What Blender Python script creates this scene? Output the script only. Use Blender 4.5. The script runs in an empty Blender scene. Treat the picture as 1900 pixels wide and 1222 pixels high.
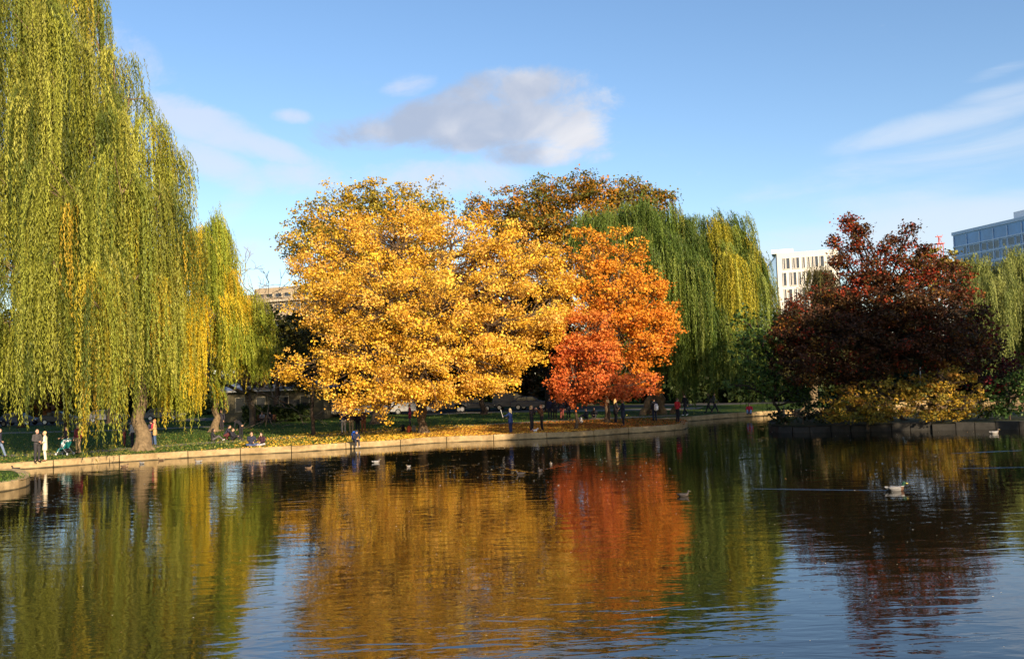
import bpy, bmesh, math, random
import numpy as np
from mathutils import Vector, Matrix
random.seed(7); rng = np.random.default_rng(11)
D = bpy.data; SC = bpy.context.scene; COL = SC.collection
R_ = math.radians

# ------------------------------------------------------------------ camera
F_PX = 1700.0; CX, CY = 950.0, 611.0; CAM = np.array([0.0, 0.0, 4.1]); GZ = 0.35
PITCH = math.atan(86 / F_PX); ROLL = R_(2.0)
_F = np.array([0, math.cos(PITCH), math.sin(PITCH)]); _R0 = np.array([1.0, 0, 0]); _U0 = np.array([0, -math.sin(PITCH), math.cos(PITCH)])
_R = math.cos(ROLL) * _R0 - math.sin(ROLL) * _U0; _U = math.sin(ROLL) * _R0 + math.cos(ROLL) * _U0
cd = D.cameras.new('camera'); cam = D.objects.new('camera', cd); COL.objects.link(cam)
m = Matrix.Identity(4)
for i in range(3):
    m[i][0] = _R[i]; m[i][1] = _U[i]; m[i][2] = -_F[i]; m[i][3] = CAM[i]
cam.matrix_world = m
cd.sensor_width = 36; cd.lens = 36 * F_PX / 1900; cd.clip_end = 6000; cd.clip_start = 0.2
SC.camera = cam
def ray(px, py): return _R * (px - CX) + _U * (CY - py) + _F * F_PX
def at(px, py, Y): r = ray(px, py); return CAM + r * (Y / r[1])
def gp(px, py, z=GZ): r = ray(px, py); return CAM + r * ((z - CAM[2]) / r[2])
def mpp(Y): return Y / F_PX

# ------------------------------------------------------------------ tags and linking
def tag(o, label, cat, group=None, kind=None):
    o['label'] = label; o['category'] = cat
    if group: o['group'] = group
    if kind: o['kind'] = kind
    return o
def empty(name, loc, label, cat, group=None, rz=0):
    o = D.objects.new(name, None); COL.objects.link(o); o.location = [float(c) for c in loc]; o.rotation_euler = (0, 0, rz)
    o.empty_display_size = .3
    return tag(o, label, cat, group)
def link(name, me, mat=None, parent=None, kind=None):
    o = D.objects.new(name, me); COL.objects.link(o)
    if mat is not None and not me.materials: me.materials.append(mat)
    if parent is not None: o.parent = parent
    if kind: o['kind'] = kind
    return o
def copy_tree(o, parent=None):
    c = o.copy(); COL.objects.link(c)
    if parent is not None: c.parent = parent
    for ch in list(o.children): copy_tree(ch, c)
    return c

# ------------------------------------------------------------------ materials
MATS = {}
def nodemat(name):
    mt = D.materials.new(name); mt.use_nodes = True; nt = mt.node_tree
    return mt, nt, nt.nodes['Principled BSDF'], nt.nodes['Material Output']
def plain(name, col, rough=.7, var=.25, scale=6.0, metal=0, bump=0.0, spec=.3, col2=None, coord='Object'):
    if name in MATS: return MATS[name]
    mt, nt, b, out = nodemat(name)
    tc = nt.nodes.new('ShaderNodeTexCoord'); nz = nt.nodes.new('ShaderNodeTexNoise'); nz.inputs['Scale'].default_value = scale
    nz.inputs['Detail'].default_value = 5; nz.inputs['Roughness'].default_value = .65
    nt.links.new(tc.outputs[coord], nz.inputs['Vector'])
    rp = nt.nodes.new('ShaderNodeValToRGB'); rp.color_ramp.elements[0].position = .3; rp.color_ramp.elements[1].position = .7
    c2 = col2 or tuple(min(1, c * (1 + var)) for c in col)
    rp.color_ramp.elements[0].color = (*[c * (1 - var) for c in col], 1); rp.color_ramp.elements[1].color = (*c2, 1)
    nt.links.new(nz.outputs['Fac'], rp.inputs['Fac']); nt.links.new(rp.outputs['Color'], b.inputs['Base Color'])
    b.inputs['Roughness'].default_value = rough; b.inputs['Metallic'].default_value = metal; b.inputs['Specular IOR Level'].default_value = spec
    if bump:
        bp = nt.nodes.new('ShaderNodeBump'); bp.inputs['Strength'].default_value = .8; bp.inputs['Distance'].default_value = bump
        nt.links.new(nz.outputs['Fac'], bp.inputs['Height']); nt.links.new(bp.outputs['Normal'], b.inputs['Normal'])
    MATS[name] = mt; return mt
def leafmat(name, trans=.3, rough=.55):
    if name in MATS: return MATS[name]
    mt, nt, b, out = nodemat(name)
    a = nt.nodes.new('ShaderNodeAttribute'); a.attribute_name = 'tint'
    tr = nt.nodes.new('ShaderNodeBsdfTranslucent'); mx = nt.nodes.new('ShaderNodeMixShader'); mx.inputs[0].default_value = trans
    nt.links.new(a.outputs['Color'], b.inputs['Base Color']); nt.links.new(a.outputs['Color'], tr.inputs['Color'])
    b.inputs['Roughness'].default_value = rough; b.inputs['Specular IOR Level'].default_value = .25
    nt.links.new(b.outputs[0], mx.inputs[1]); nt.links.new(tr.outputs[0], mx.inputs[2]); nt.links.new(mx.outputs[0], out.inputs['Surface'])
    MATS[name] = mt; return mt
LEAF = leafmat('leaf_tissue'); WLEAF = leafmat('willow_leaf', .25)
BARK = plain('bark_grey_brown', (.11, .075, .045), .9, .45, 5, bump=.03)
BARKD = plain('bark_dark', (.045, .03, .02), .9, .4, 5, bump=.03)
BARKL = plain('bark_willow', (.17, .12, .065), .9, .45, 5, bump=.03)

# ------------------------------------------------------------------ numpy mesh builders
def mesh_from(name, verts, faces4, tints=None, smooth=False):
    verts = np.asarray(verts, np.float32); faces4 = np.asarray(faces4, np.int32)
    k = faces4.shape[1]; me = D.meshes.new(name)
    me.vertices.add(len(verts)); me.vertices.foreach_set('co', verts.ravel())
    me.loops.add(faces4.size); me.loops.foreach_set('vertex_index', faces4.ravel())
    me.polygons.add(len(faces4)); me.polygons.foreach_set('loop_start', np.arange(0, faces4.size, k, dtype=np.int32))
    me.polygons.foreach_set('loop_total', np.full(len(faces4), k, np.int32))
    if smooth: me.polygons.foreach_set('use_smooth', np.ones(len(faces4), bool))
    if tints is not None:
        at_ = me.attributes.new('tint', 'FLOAT_COLOR', 'POINT')
        c = np.ones((len(verts), 4), np.float32); c[:, :3] = tints
        at_.data.foreach_set('color', c.ravel())
    me.update(calc_edges=True); return me
def norm(v): return v / np.maximum(np.linalg.norm(v, axis=-1, keepdims=True), 1e-9)
def leaf_mesh(name, C, N, L, W, T, tang=None, off=None):
    n = len(C); N = norm(N)
    if tang is None: tang = rng.normal(size=(n, 3))
    t = norm(tang - N * np.sum(tang * N, 1, keepdims=True)); b = np.cross(N, t)
    L = np.broadcast_to(L, n)[:, None] * .5; W = np.broadcast_to(W, n)[:, None] * .5
    fold = N * W * .35
    V = np.stack([C - t * L, C + b * W + t * L * .1 + fold, C + t * L, C - b * W + t * L * .1 + fold], 1).reshape(-1, 3)
    if off is not None: V = V - off
    Fc = np.arange(n * 4).reshape(n, 4)
    return mesh_from(name, V, Fc, np.repeat(np.clip(T, 0, 1), 4, axis=0))
class Tubes:
    def __init__(s): s.V = []; s.F = []; s.n = 0
    def add(s, P, r, k=7):
        P = np.asarray(P, float); r = np.broadcast_to(np.asarray(r, float), len(P))
        T = np.gradient(P, axis=0); T = norm(T)
        ref = np.array([0, 0, 1.0]) if abs(T[0][2]) < .9 else np.array([1.0, 0, 0])
        a = norm(np.cross(T, ref)); b = np.cross(T, a)
        th = np.linspace(0, 2 * math.pi, k, endpoint=False)
        ring = P[:, None] + r[:, None, None] * (np.cos(th)[None, :, None] * a[:, None] + np.sin(th)[None, :, None] * b[:, None])
        m_ = len(P); idx = s.n + np.arange(m_ * k).reshape(m_, k)
        q = np.stack([idx[:-1], np.roll(idx, -1, 1)[:-1], np.roll(idx, -1, 1)[1:], idx[1:]], -1).reshape(-1, 4)
        s.V.append(ring.reshape(-1, 3)); s.F.append(q); s.n += m_ * k
        for e, i0 in ((0, 0), (1, m_ - 1)):
            s.V.append(P[i0:i0 + 1]); c = s.n; s.n += 1
            rr = idx[i0]; s.F.append(np.array([[rr[j], rr[(j + 1) % k], c, c] for j in range(k)]))
    def mesh(s, name, off=np.zeros(3)):
        V = np.concatenate(s.V) - off; Fq = np.concatenate(s.F)
        me = D.meshes.new(name)
        me.from_pydata(V.tolist(), [], [list(dict.fromkeys(f)) for f in Fq.tolist()])
        me.polygons.foreach_set('use_smooth', np.ones(len(me.polygons), bool)); me.update()
        return me
def curve(p0, p1, bend=.15, n=7, sag=0.0):
    p0 = np.asarray(p0, float); p1 = np.asarray(p1, float); t = np.linspace(0, 1, n)[:, None]
    d = np.linalg.norm(p1 - p0); k = rng.normal(size=3) * bend * d
    w = rng.normal(size=(n, 3)) * .02 * d; w[0] = w[-1] = 0
    return p0 + (p1 - p0) * t + k * (t * (1 - t)) + np.array([0, 0, sag * d]) * (t * (1 - t)) + w

# general hard-surface builder
class MB:
    def __init__(s): s.bm = bmesh.new()
    def box(s, c, size, rz=0, mi=0, taper=1.0, rot=None):
        mt = Matrix.Translation(Vector([float(x) for x in c])) @ (rot.to_4x4() if rot else Matrix.Rotation(rz, 4, 'Z')) @ Matrix.Diagonal((*[float(x) for x in size], 1))
        r = bmesh.ops.create_cube(s.bm, size=1, matrix=mt)
        for f in set(f for v in r['verts'] for f in v.link_faces): f.material_index = mi
        return s
    def cyl(s, p0, p1, r0, r1=None, k=12, mi=0):
        p0 = Vector(p0); p1 = Vector(p1); r1 = r0 if r1 is None else r1; d = p1 - p0
        q = d.to_track_quat('Z', 'Y').to_matrix().to_4x4()
        r = bmesh.ops.create_cone(s.bm, cap_ends=True, segments=k, radius1=r0, radius2=r1, depth=d.length, matrix=Matrix.Translation((p0 + p1) / 2) @ q)
        for f in set(f for v in r['verts'] for f in v.link_faces): f.material_index = mi
        return s
    def ell(s, c, rad, mi=0, u=14, v=9, rot=None):
        mt = Matrix.Translation(Vector([float(x) for x in c])) @ (rot.to_4x4() if rot else Matrix.Identity(4)) @ Matrix.Diagonal((*rad, 1))
        r = bmesh.ops.create_uvsphere(s.bm, u_segments=u, v_segments=v, radius=1, matrix=mt)
        for f in set(f for v in r['verts'] for f in v.link_faces): f.material_index = mi
        return s
    def torus(s, c, R, r, axis='X', k=24, j=8):
        vs = []
        for a in range(k):
            A = 2 * math.pi * a / k; row = []
            for b in range(j):
                B = 2 * math.pi * b / j; q = R + r * math.cos(B)
                p = (r * math.sin(B), q * math.cos(A), q * math.sin(A)) if axis == 'X' else (q * math.cos(A), r * math.sin(B), q * math.sin(A))
                row.append(s.bm.verts.new((c[0] + p[0], c[1] + p[1], c[2] + p[2])))
            vs.append(row)
        for a in range(k):
            for b in range(j):
                s.bm.faces.new((vs[a][b], vs[(a + 1) % k][b], vs[(a + 1) % k][(b + 1) % j], vs[a][(b + 1) % j]))
        return s
    def prism(s, poly, axis, a, b, mi=0):
        """poly in (p,q) extruded along axis between a and b"""
        def mk(p, q, w): return (w, p, q) if axis == 'X' else ((p, w, q) if axis == 'Y' else (p, q, w))
        A = [s.bm.verts.new(mk(p, q, a)) for p, q in poly]; B = [s.bm.verts.new(mk(p, q, b)) for p, q in poly]
        fs = [s.bm.faces.new(A), s.bm.faces.new(B[::-1])]
        n = len(poly)
        for i in range(n): fs.append(s.bm.faces.new((A[i], B[i], B[(i + 1) % n], A[(i + 1) % n])))
        for f in fs: f.material_index = mi
        return s
    def mesh(s, name, bevel=0, smooth=False):
        bmesh.ops.recalc_face_normals(s.bm, faces=s.bm.faces)
        if bevel: bmesh.ops.bevel(s.bm, geom=list(s.bm.edges), offset=bevel, segments=1, affect='EDGES', profile=.5)
        me = D.meshes.new(name); s.bm.to_mesh(me); s.bm.free()
        if smooth: me.polygons.foreach_set('use_smooth', np.ones(len(me.polygons), bool))
        return me
    def build(s, name, mat, parent=None, bevel=0, smooth=False, kind=None):
        return link(name, s.mesh(name, bevel, smooth), mat, parent, kind)

# ------------------------------------------------------------------ world, sun
SUN_AZ = R_(29); SUN_EL = R_(20)          # azimuth measured off straight-behind-camera, to the right
sdir = Vector((math.sin(SUN_AZ) * math.cos(SUN_EL), -math.cos(SUN_AZ) * math.cos(SUN_EL), math.sin(SUN_EL)))
sl = D.lights.new('sun', 'SUN'); sl.energy = 5.0; sl.angle = R_(.5); sl.color = (1, .80, .56)
so = D.objects.new('sun', sl); COL.objects.link(so); so.rotation_euler = sdir.to_track_quat('Z', 'Y').to_euler()
W = D.worlds.new('World'); SC.world = W; W.use_nodes = True; wn = W.node_tree; wl = wn.links
for n_ in list(wn.nodes): wn.nodes.remove(n_)
def wnode(t, **kw):
    n_ = wn.nodes.new(t)
    for k, v in kw.items(): setattr(n_, k, v)
    return n_
def wmath(op, a, b=None, c=None, clamp=False):
    n_ = wnode('ShaderNodeMath', operation=op, use_clamp=clamp)
    for i, v in enumerate((a, b, c)):
        if v is None: continue
        if isinstance(v, (int, float)): n_.inputs[i].default_value = v
        else: wl.new(v, n_.inputs[i])
    return n_.outputs[0]
SKY_S = .115
sky = wnode('ShaderNodeTexSky', sky_type='NISHITA', sun_disc=False, sun_elevation=SUN_EL, sun_rotation=math.atan2(sdir.x, sdir.y))
sky.air_density = 1.0; sky.dust_density = .6; sky.ozone_density = 2.0
tcw = wnode('ShaderNodeTexCoord'); sx = wnode('ShaderNodeSeparateXYZ'); wl.new(tcw.outputs['Generated'], sx.inputs[0])
U = wmath('ARCTAN2', sx.outputs[0], sx.outputs[1]); V = wmath('ARCSINE', sx.outputs[2])
cv = wnode('ShaderNodeCombineXYZ'); wl.new(U, cv.inputs[0]); wl.new(V, cv.inputs[1])
def cnoise(scale, sxy=(1, 1), detail=6, rough=.55, dist=.4, off=0.0, rot=0.0):
    mp = wnode('ShaderNodeMapping'); mp.inputs['Scale'].default_value = (sxy[0], sxy[1], 1); mp.inputs['Location'].default_value = (off, off, off)
    mp.inputs['Rotation'].default_value = (0, 0, rot)
    wl.new(cv.outputs[0], mp.inputs[0]); n_ = wnode('ShaderNodeTexNoise'); n_.inputs['Scale'].default_value = scale; n_.inputs['Detail'].default_value = detail
    n_.inputs['Roughness'].default_value = rough; n_.inputs['Distortion'].default_value = dist; wl.new(mp.outputs[0], n_.inputs['Vector'])
    return n_.outputs['Fac']
def uv(px, py):
    r = ray(px, py); r = r / np.linalg.norm(r); return math.atan2(r[0], r[1]), math.asin(r[2])
def field(ells):
    acc = None
    for (px, py, rx, ry, ang, s_) in ells:
        u0, v0 = uv(px, py); du = wmath('SUBTRACT', U, u0); dv = wmath('SUBTRACT', V, v0)
        ca, sa = math.cos(R_(ang)), math.sin(R_(ang))
        a = wmath('ADD', wmath('MULTIPLY', du, ca * F_PX / rx), wmath('MULTIPLY', dv, sa * F_PX / rx))
        b = wmath('ADD', wmath('MULTIPLY', du, -sa * F_PX / ry), wmath('MULTIPLY', dv, ca * F_PX / ry))
        d2 = wmath('ADD', wmath('MULTIPLY', a, a), wmath('MULTIPLY', b, b))
        f = wmath('MULTIPLY', wmath('SUBTRACT', 1.0, d2), s_)
        f = wmath('MAXIMUM', f, -.6)
        acc = f if acc is None else wmath('MAXIMUM', acc, f)
    return acc
def sstep(x, a, b):
    n_ = wnode('ShaderNodeMapRange', interpolation_type='SMOOTHSTEP'); n_.inputs[1].default_value = a; n_.inputs[2].default_value = b
    wl.new(x, n_.inputs[0]); return n_.outputs[0]
def blend(base, col, fac):
    n_ = wnode('ShaderNodeMix', data_type='RGBA'); wl.new(fac, n_.inputs[0]); wl.new(base, n_.inputs[6])
    if isinstance(col, tuple): n_.inputs[7].default_value = (*col, 1)
    else: wl.new(col, n_.inputs[7])
    return n_.outputs[2]
EXPO = 0.78
def rad(r, g, b): k = 1 / SKY_S / 2 ** EXPO; return (r * k, g * k, b * k)
# saturate the clear sky a little (clear autumn air)
hs = wnode('ShaderNodeHueSaturation'); hs.inputs['Saturation'].default_value = 1.1; hs.inputs['Value'].default_value = 1.0
wl.new(sky.outputs[0], hs.inputs['Color'])
mt_ = wnode('ShaderNodeMix', data_type='RGBA', blend_type='MULTIPLY'); mt_.inputs[0].default_value = 1; mt_.inputs[7].default_value = (1.0, .975, 1.0, 1); wl.new(hs.outputs[0], mt_.inputs[6]); c_ = mt_.outputs[2]
n1 = cnoise(8, (1, 1.8), 10, .68, .35); n2 = cnoise(5, (.8, 3.4), 7, .6, .7, 3.1, R_(12)); n3 = cnoise(11, (1, 1.3), 5, .5, .3, 7.7)
# thin cirrus and hazy sheets
ci = field([(1800, 213, 230, 24, 7, .75), (1880, 165, 120, 18, 9, .75), (1850, 135, 70, 12, 8, .6), (1720, 305, 330, 30, 8, .2), (1650, 375, 330, 34, 6, .5), (1700, 425, 420, 60, 4, 1.1), (1480, 470, 420, 40, 2, .9),
            (420, 400, 80, 26, 40, .6), (1850, 135, 60, 10, 8, .6)])
f2 = sstep(wmath('ADD', ci, wmath('MULTIPLY', wmath('SUBTRACT', n2, .5), 3.2)), -.2, 1.4)
c_ = blend(c_, rad(.80, .87, .98), wmath('MULTIPLY', f2, .66))
lo = field([(370, 230, 150, 42, -18, .8), (470, 265, 120, 26, -18, .7), (400, 305, 110, 40, -22, .7), (560, 330, 130, 36, -5, .35), (250, 120, 90, 40, -30, .2), (830, 330, 170, 40, 0, .55),
            (540, 216, 40, 14, 0, .5), (760, 158, 60, 22, 10, .55), (480, 462, 80, 22, 0, .5)])
f3 = sstep(wmath('ADD', lo, wmath('MULTIPLY', wmath('SUBTRACT', n1, .5), 1.9)), -.1, .7)
c_ = blend(c_, rad(.80, .82, .92), wmath('MULTIPLY', f3, .62))
mc = field([(920, 225, 230, 62, 4, 1.25), (980, 170, 120, 42, 8, 1.1), (1060, 240, 95, 58, 0, 1.15), (760, 230, 130, 45, 8, .85), (1000, 285, 130, 28, -4, .95), (870, 180, 100, 40, 15, .9), (700, 238, 110, 34, 4, .8), (860, 250, 150, 40, 0, 1.0)])
mf = wmath('ADD', mc, wmath('MULTIPLY', wmath('SUBTRACT', n1, .5), 3.4))
f4 = sstep(mf, -.15, .95)
u0, v0 = uv(930, 225)
lit = sstep(wmath('ADD', wmath('MULTIPLY', wmath('SUBTRACT', U, u0), 4.0), wmath('MULTIPLY', wmath('SUBTRACT', n3, .5), 2.6)), -.5, .7)
cc = blend(rad(1, 1, 1) and wnode('ShaderNodeRGB').outputs[0], rad(.88, .87, .90), lit)
wn.nodes[-1].inputs[6].default_value = (1, 1, 1, 1)
for n_ in wn.nodes:
    if n_.type == 'RGB': n_.outputs[0].default_value = (*rad(.46, .53, .68), 1)
c_ = blend(c_, cc, wmath('MULTIPLY', f4, .92))
bg = wnode('ShaderNodeBackground'); bg.inputs[1].default_value = SKY_S; wl.new(c_, bg.inputs[0])
wo = wnode('ShaderNodeOutputWorld'); wl.new(bg.outputs[0], wo.inputs[0])
SC.view_settings.view_transform = 'Standard'; SC.view_settings.look = 'None'; SC.view_settings.exposure = EXPO; SC.view_settings.gamma = 1
SC.view_settings.use_curve_mapping = False
SC.render.engine = 'CYCLES'; SC.cycles.max_bounces = 6; SC.cycles.diffuse_bounces = 2; SC.cycles.glossy_bounces = 3; SC.cycles.transmission_bounces = 3
SC.cycles.use_denoising = True; SC.cycles.caustics_reflective = False; SC.cycles.caustics_refractive = False

# ------------------------------------------------------------------ ground, water, banks
def poly_mesh(name, pts, z, ztop_only=True):
    bm = bmesh.new(); vs = [bm.verts.new((p[0], p[1], z)) for p in pts]
    es = [bm.edges.new((vs[i], vs[(i + 1) % len(vs)])) for i in range(len(vs))]
    bmesh.ops.triangle_fill(bm, use_beauty=True, edges=es, normal=(0, 0, 1))
    for f in bm.faces:
        if f.normal.z < 0: f.normal_flip()
    me = D.meshes.new(name); bm.to_mesh(me); bm.free(); return me
def smooth_line(P, n=6):
    P = np.asarray(P, float); out = []
    for i in range(len(P) - 1):
        p0 = P[max(i - 1, 0)]; p1 = P[i]; p2 = P[i + 1]; p3 = P[min(i + 2, len(P) - 1)]
        for k in range(n):
            t = k / n
            out.append(.5 * ((2 * p1) + (p2 - p0) * t + (2 * p0 - 5 * p1 + 4 * p2 - p3) * t * t + (3 * p1 - p0 - 3 * p2 + p3) * t ** 3))
    out.append(P[-1]); return np.array(out)
shore_px = [(-420, 899), (-200, 885), (0, 872.5), (100, 866), (200, 858.5), (300, 852), (430, 844), (540, 839), (600, 835), (735, 827), (789, 822.5), (859, 819), (920, 817), (1033, 812), (1096, 809), (1160, 804), (1225, 800), (1264, 797)]
shore = smooth_line([gp(x, y, 0)[:2] for x, y in shore_px], 5)
tip = np.array([gp(1270, 796, 0)[:2], gp(1275, 794, 0)[:2], gp(1276, 791, 0)[:2], gp(1272, 788, 0)[:2]])
inlet = smooth_line([gp(1262, 786.0, 0)[:2], gp(1235, 786, 0)[:2], gp(1222, 785, 0)[:2], gp(1226, 784, 0)[:2], gp(1275, 781.5, 0)[:2], gp(1340, 776, 0)[:2], gp(1420, 771, 0)[:2], gp(1520, 765, 0)[:2], gp(1700, 752, 0)[:2], gp(2000, 737, 0)[:2]], 4)
bank_line = np.concatenate([shore, tip, inlet])
far = [(420, 300), (900, 1600), (-900, 1600), (-120, 40)]
lawn_pts = np.concatenate([bank_line, np.array([(240, bank_line[-1][1] + 60)] + far)])

def lawn_mat():
    mt, nt, b, out = nodemat('lawn_turf')
    tc = nt.nodes.new('ShaderNodeTexCoord')
    def nz(s, d=5, r=.6):
        n_ = nt.nodes.new('ShaderNodeTexNoise'); n_.inputs['Scale'].default_value = s; n_.inputs['Detail'].default_value = d; n_.inputs['Roughness'].default_value = r
        nt.links.new(tc.outputs['Object'], n_.inputs['Vector']); return n_
    a, c = nz(.35), nz(9, 6, .7)
    r1 = nt.nodes.new('ShaderNodeValToRGB'); e = r1.color_ramp.elements
    e[0].position = .3; e[0].color = (.026, .06, .010, 1); e[1].position = .7; e[1].color = (.09, .125, .018, 1)
    x = e.new(.5); x.color = (.05, .09, .014, 1)
    nt.links.new(c.outputs['Fac'], r1.inputs['Fac'])
    mx = nt.nodes.new('ShaderNodeMix'); mx.data_type = 'RGBA'; mx.blend_type = 'MULTIPLY'; mx.inputs[0].default_value = .6
    r2 = nt.nodes.new('ShaderNodeValToRGB'); r2.color_ramp.elements[0].color = (.55, .6, .5, 1); r2.color_ramp.elements[1].color = (1.1, 1.05, .9, 1)
    nt.links.new(a.outputs['Fac'], r2.inputs['Fac']); nt.links.new(r1.outputs['Color'], mx.inputs[6]); nt.links.new(r2.outputs['Color'], mx.inputs[7])
    nt.links.new(mx.outputs[2], b.inputs['Base Color']); b.inputs['Roughness'].default_value = .9; b.inputs['Specular IOR Level'].default_value = .1
    bp = nt.nodes.new('ShaderNodeBump'); bp.inputs['Distance'].default_value = .06; bp.inputs['Strength'].default_value = .9
    nt.links.new(c.outputs['Fac'], bp.inputs['Height']); nt.links.new(bp.outputs['Normal'], b.inputs['Normal'])
    return mt
LAWN = lawn_mat()
MUD = plain('pond_mud', (.05, .04, .025), .95, .3, 1)
link('ground', poly_mesh('ground', [(-3000, -800), (3000, -800), (3000, 3000), (-3000, 3000)], -.7), MUD, kind='structure')
lawn = link('lawn', poly_mesh('lawn', lawn_pts, GZ), LAWN, kind='structure')

def water_mat():
    mt, nt, b, out = nodemat('pond_water'); L = nt.links.new
    b.inputs['Base Color'].default_value = (.010, .009, .004, 1); b.inputs['Roughness'].default_value = .02; b.inputs['IOR'].default_value = 1.75
    tc = nt.nodes.new('ShaderNodeTexCoord')
    def nz(s, d, r, sc=(1, 1, 1), dist=0.0, rot=0):
        mp = nt.nodes.new('ShaderNodeMapping'); mp.inputs['Scale'].default_value = sc; mp.inputs['Rotation'].default_value = (0, 0, rot); L(tc.outputs['Object'], mp.inputs[0])
        n_ = nt.nodes.new('ShaderNodeTexNoise'); n_.inputs['Scale'].default_value = s; n_.inputs['Detail'].default_value = d; n_.inputs['Roughness'].default_value = r
        n_.inputs['Distortion'].default_value = dist; L(mp.outputs[0], n_.inputs['Vector']); return n_.outputs['Fac']
    def mth(op, a, bb):
        n_ = nt.nodes.new('ShaderNodeMath'); n_.operation = op
        for i, v in enumerate((a, bb)):
            if isinstance(v, (int, float)): n_.inputs[i].default_value = v
            else: L(v, n_.inputs[i])
        return n_.outputs[0]
    big = nz(.5, 2, .5, (.55, 1.3, 1), .3, .12); mid = nz(1.7, 2, .5, (.5, 1.35, 1), .5, -.12); small = nz(5, 2, .5, (.6, 1.4, 1), .3, .06)
    patch = nz(.07, 3, .55, (.6, 1.6, 1))
    pr = nt.nodes.new('ShaderNodeMapRange'); L(patch, pr.inputs[0]); pr.inputs[1].default_value = .38; pr.inputs[2].default_value = .62; pr.inputs[3].default_value = .45; pr.inputs[4].default_value = 1.25
    h = mth('ADD', mth('MULTIPLY', big, .010), mth('MULTIPLY', mth('ADD', mth('MULTIPLY', mid, .0112), mth('MULTIPLY', small, .0020)), pr.outputs[0]))
    bp = nt.nodes.new('ShaderNodeBump'); bp.inputs['Strength'].default_value = 1; bp.inputs['Distance'].default_value = 1.0
    L(h, bp.inputs['Height']); L(bp.outputs['Normal'], b.inputs['Normal'])
    return mt
WATER = water_mat()
link('pond_water', poly_mesh('pond_water', [(-160, -60), (160, -60), (260, 190), (-160, 190)], 0), WATER, kind='structure')

STONE = plain('kerb_granite', (.43, .31, .155), .85, .28, 3.5, bump=.012)
_nt = STONE.node_tree; _b = _nt.nodes['Principled BSDF']; _src = _b.inputs['Base Color'].links[0].from_socket
_g = _nt.nodes.new('ShaderNodeNewGeometry'); _s = _nt.nodes.new('ShaderNodeSeparateXYZ'); _nt.links.new(_g.outputs['Position'], _s.inputs[0])
_n = _nt.nodes.new('ShaderNodeTexNoise'); _n.inputs['Scale'].default_value = 1.3; _n.inputs['Detail'].default_value = 6; _nt.links.new(_g.outputs['Position'], _n.inputs['Vector'])
_a = _nt.nodes.new('ShaderNodeMath'); _a.operation = 'MULTIPLY_ADD'; _a.inputs[1].default_value = -.13; _nt.links.new(_n.outputs['Fac'], _a.inputs[0]); _nt.links.new(_s.outputs[2], _a.inputs[2])
_m = _nt.nodes.new('ShaderNodeMapRange'); _m.inputs[1].default_value = -.05; _m.inputs[2].default_value = .0; _nt.links.new(_a.outputs[0], _m.inputs[0])
_x = _nt.nodes.new('ShaderNodeMix'); _x.data_type = 'RGBA'; _x.inputs[6].default_value = (.055, .045, .022, 1); _nt.links.new(_m.outputs[0], _x.inputs[0])
_n2 = _nt.nodes.new('ShaderNodeTexNoise'); _n2.inputs['Scale'].default_value = .55; _n2.inputs['Detail'].default_value = 7; _n2.inputs['Roughness'].default_value = .7; _nt.links.new(_g.outputs['Position'], _n2.inputs['Vector'])
_r = _nt.nodes.new('ShaderNodeValToRGB'); _r.color_ramp.elements[0].position = .35; _r.color_ramp.elements[0].color = (.5, .46, .38, 1); _r.color_ramp.elements[1].position = .6; _r.color_ramp.elements[1].color = (1, 1, 1, 1); _nt.links.new(_n2.outputs['Fac'], _r.inputs[0])
_y = _nt.nodes.new('ShaderNodeMix'); _y.data_type = 'RGBA'; _y.blend_type = 'MULTIPLY'; _y.inputs[0].default_value = .8; _nt.links.new(_src, _y.inputs[6]); _nt.links.new(_r.outputs[0], _y.inputs[7])
_nt.links.new(_y.outputs[2], _x.inputs[7]); _nt.links.new(_x.outputs[2], _b.inputs['Base Color'])
STONED = plain('stone_weathered', (.032, .03, .026), .9, .4, 2.5, bump=.03)
def blocks(name, line, length, width, zlo, zhi, mat, jitter=.022, gap=.045, inward=1, lip=True, zj=0.0):
    """stone blocks set along a line, each slightly off its neighbours"""
    mb = MB(); P = np.asarray(line); seg = np.linalg.norm(np.diff(P, axis=0), axis=1); s = np.concatenate([[0], np.cumsum(seg)])
    def pos(t): return np.array([np.interp(t, s, P[:, 0]), np.interp(t, s, P[:, 1])])
    t = 0
    while t < s[-1] - .3:
        ln = min(length * random.uniform(.85, 1.12), s[-1] - t); n = max(2, int(ln / .6) + 1)
        ts = np.linspace(t + gap / 2, t + ln - gap / 2, n)
        o = random.uniform(-jitter, jitter); zz = zhi + random.uniform(-jitter, jitter) * .6 + random.uniform(-zj, zj)
        rows = []
        for q in ts:
            p = pos(q); d = pos(min(q + .05, s[-1])) - pos(max(q - .05, 0)); d /= max(np.linalg.norm(d), 1e-6); nn = np.array([-d[1], d[0]]) * inward
            a = p + nn * (o); c = p + nn * (width + o)
            ch = .025
            prof = [(a, zlo), (a, zz - ch - .0), (a + nn * ch, zz), (c, zz), (c, zlo)]
            rows.append([mb.bm.verts.new((x[0], x[1], z)) for x, z in prof])
        for i in range(n - 1):
            for j in range(4): mb.bm.faces.new((rows[i][j], rows[i + 1][j], rows[i + 1][j + 1], rows[i][j + 1]))
        mb.bm.faces.new(rows[0]); mb.bm.faces.new(rows[-1][::-1])
        t += ln
    return mb.build(name, mat, kind='structure')
blocks('kerb', np.concatenate([shore, tip]), 3.3, .42, -.4, GZ + .03, STONE)
blocks('kerb', inlet, 3.0, .42, -.4, GZ + .03, STONE)
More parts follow.
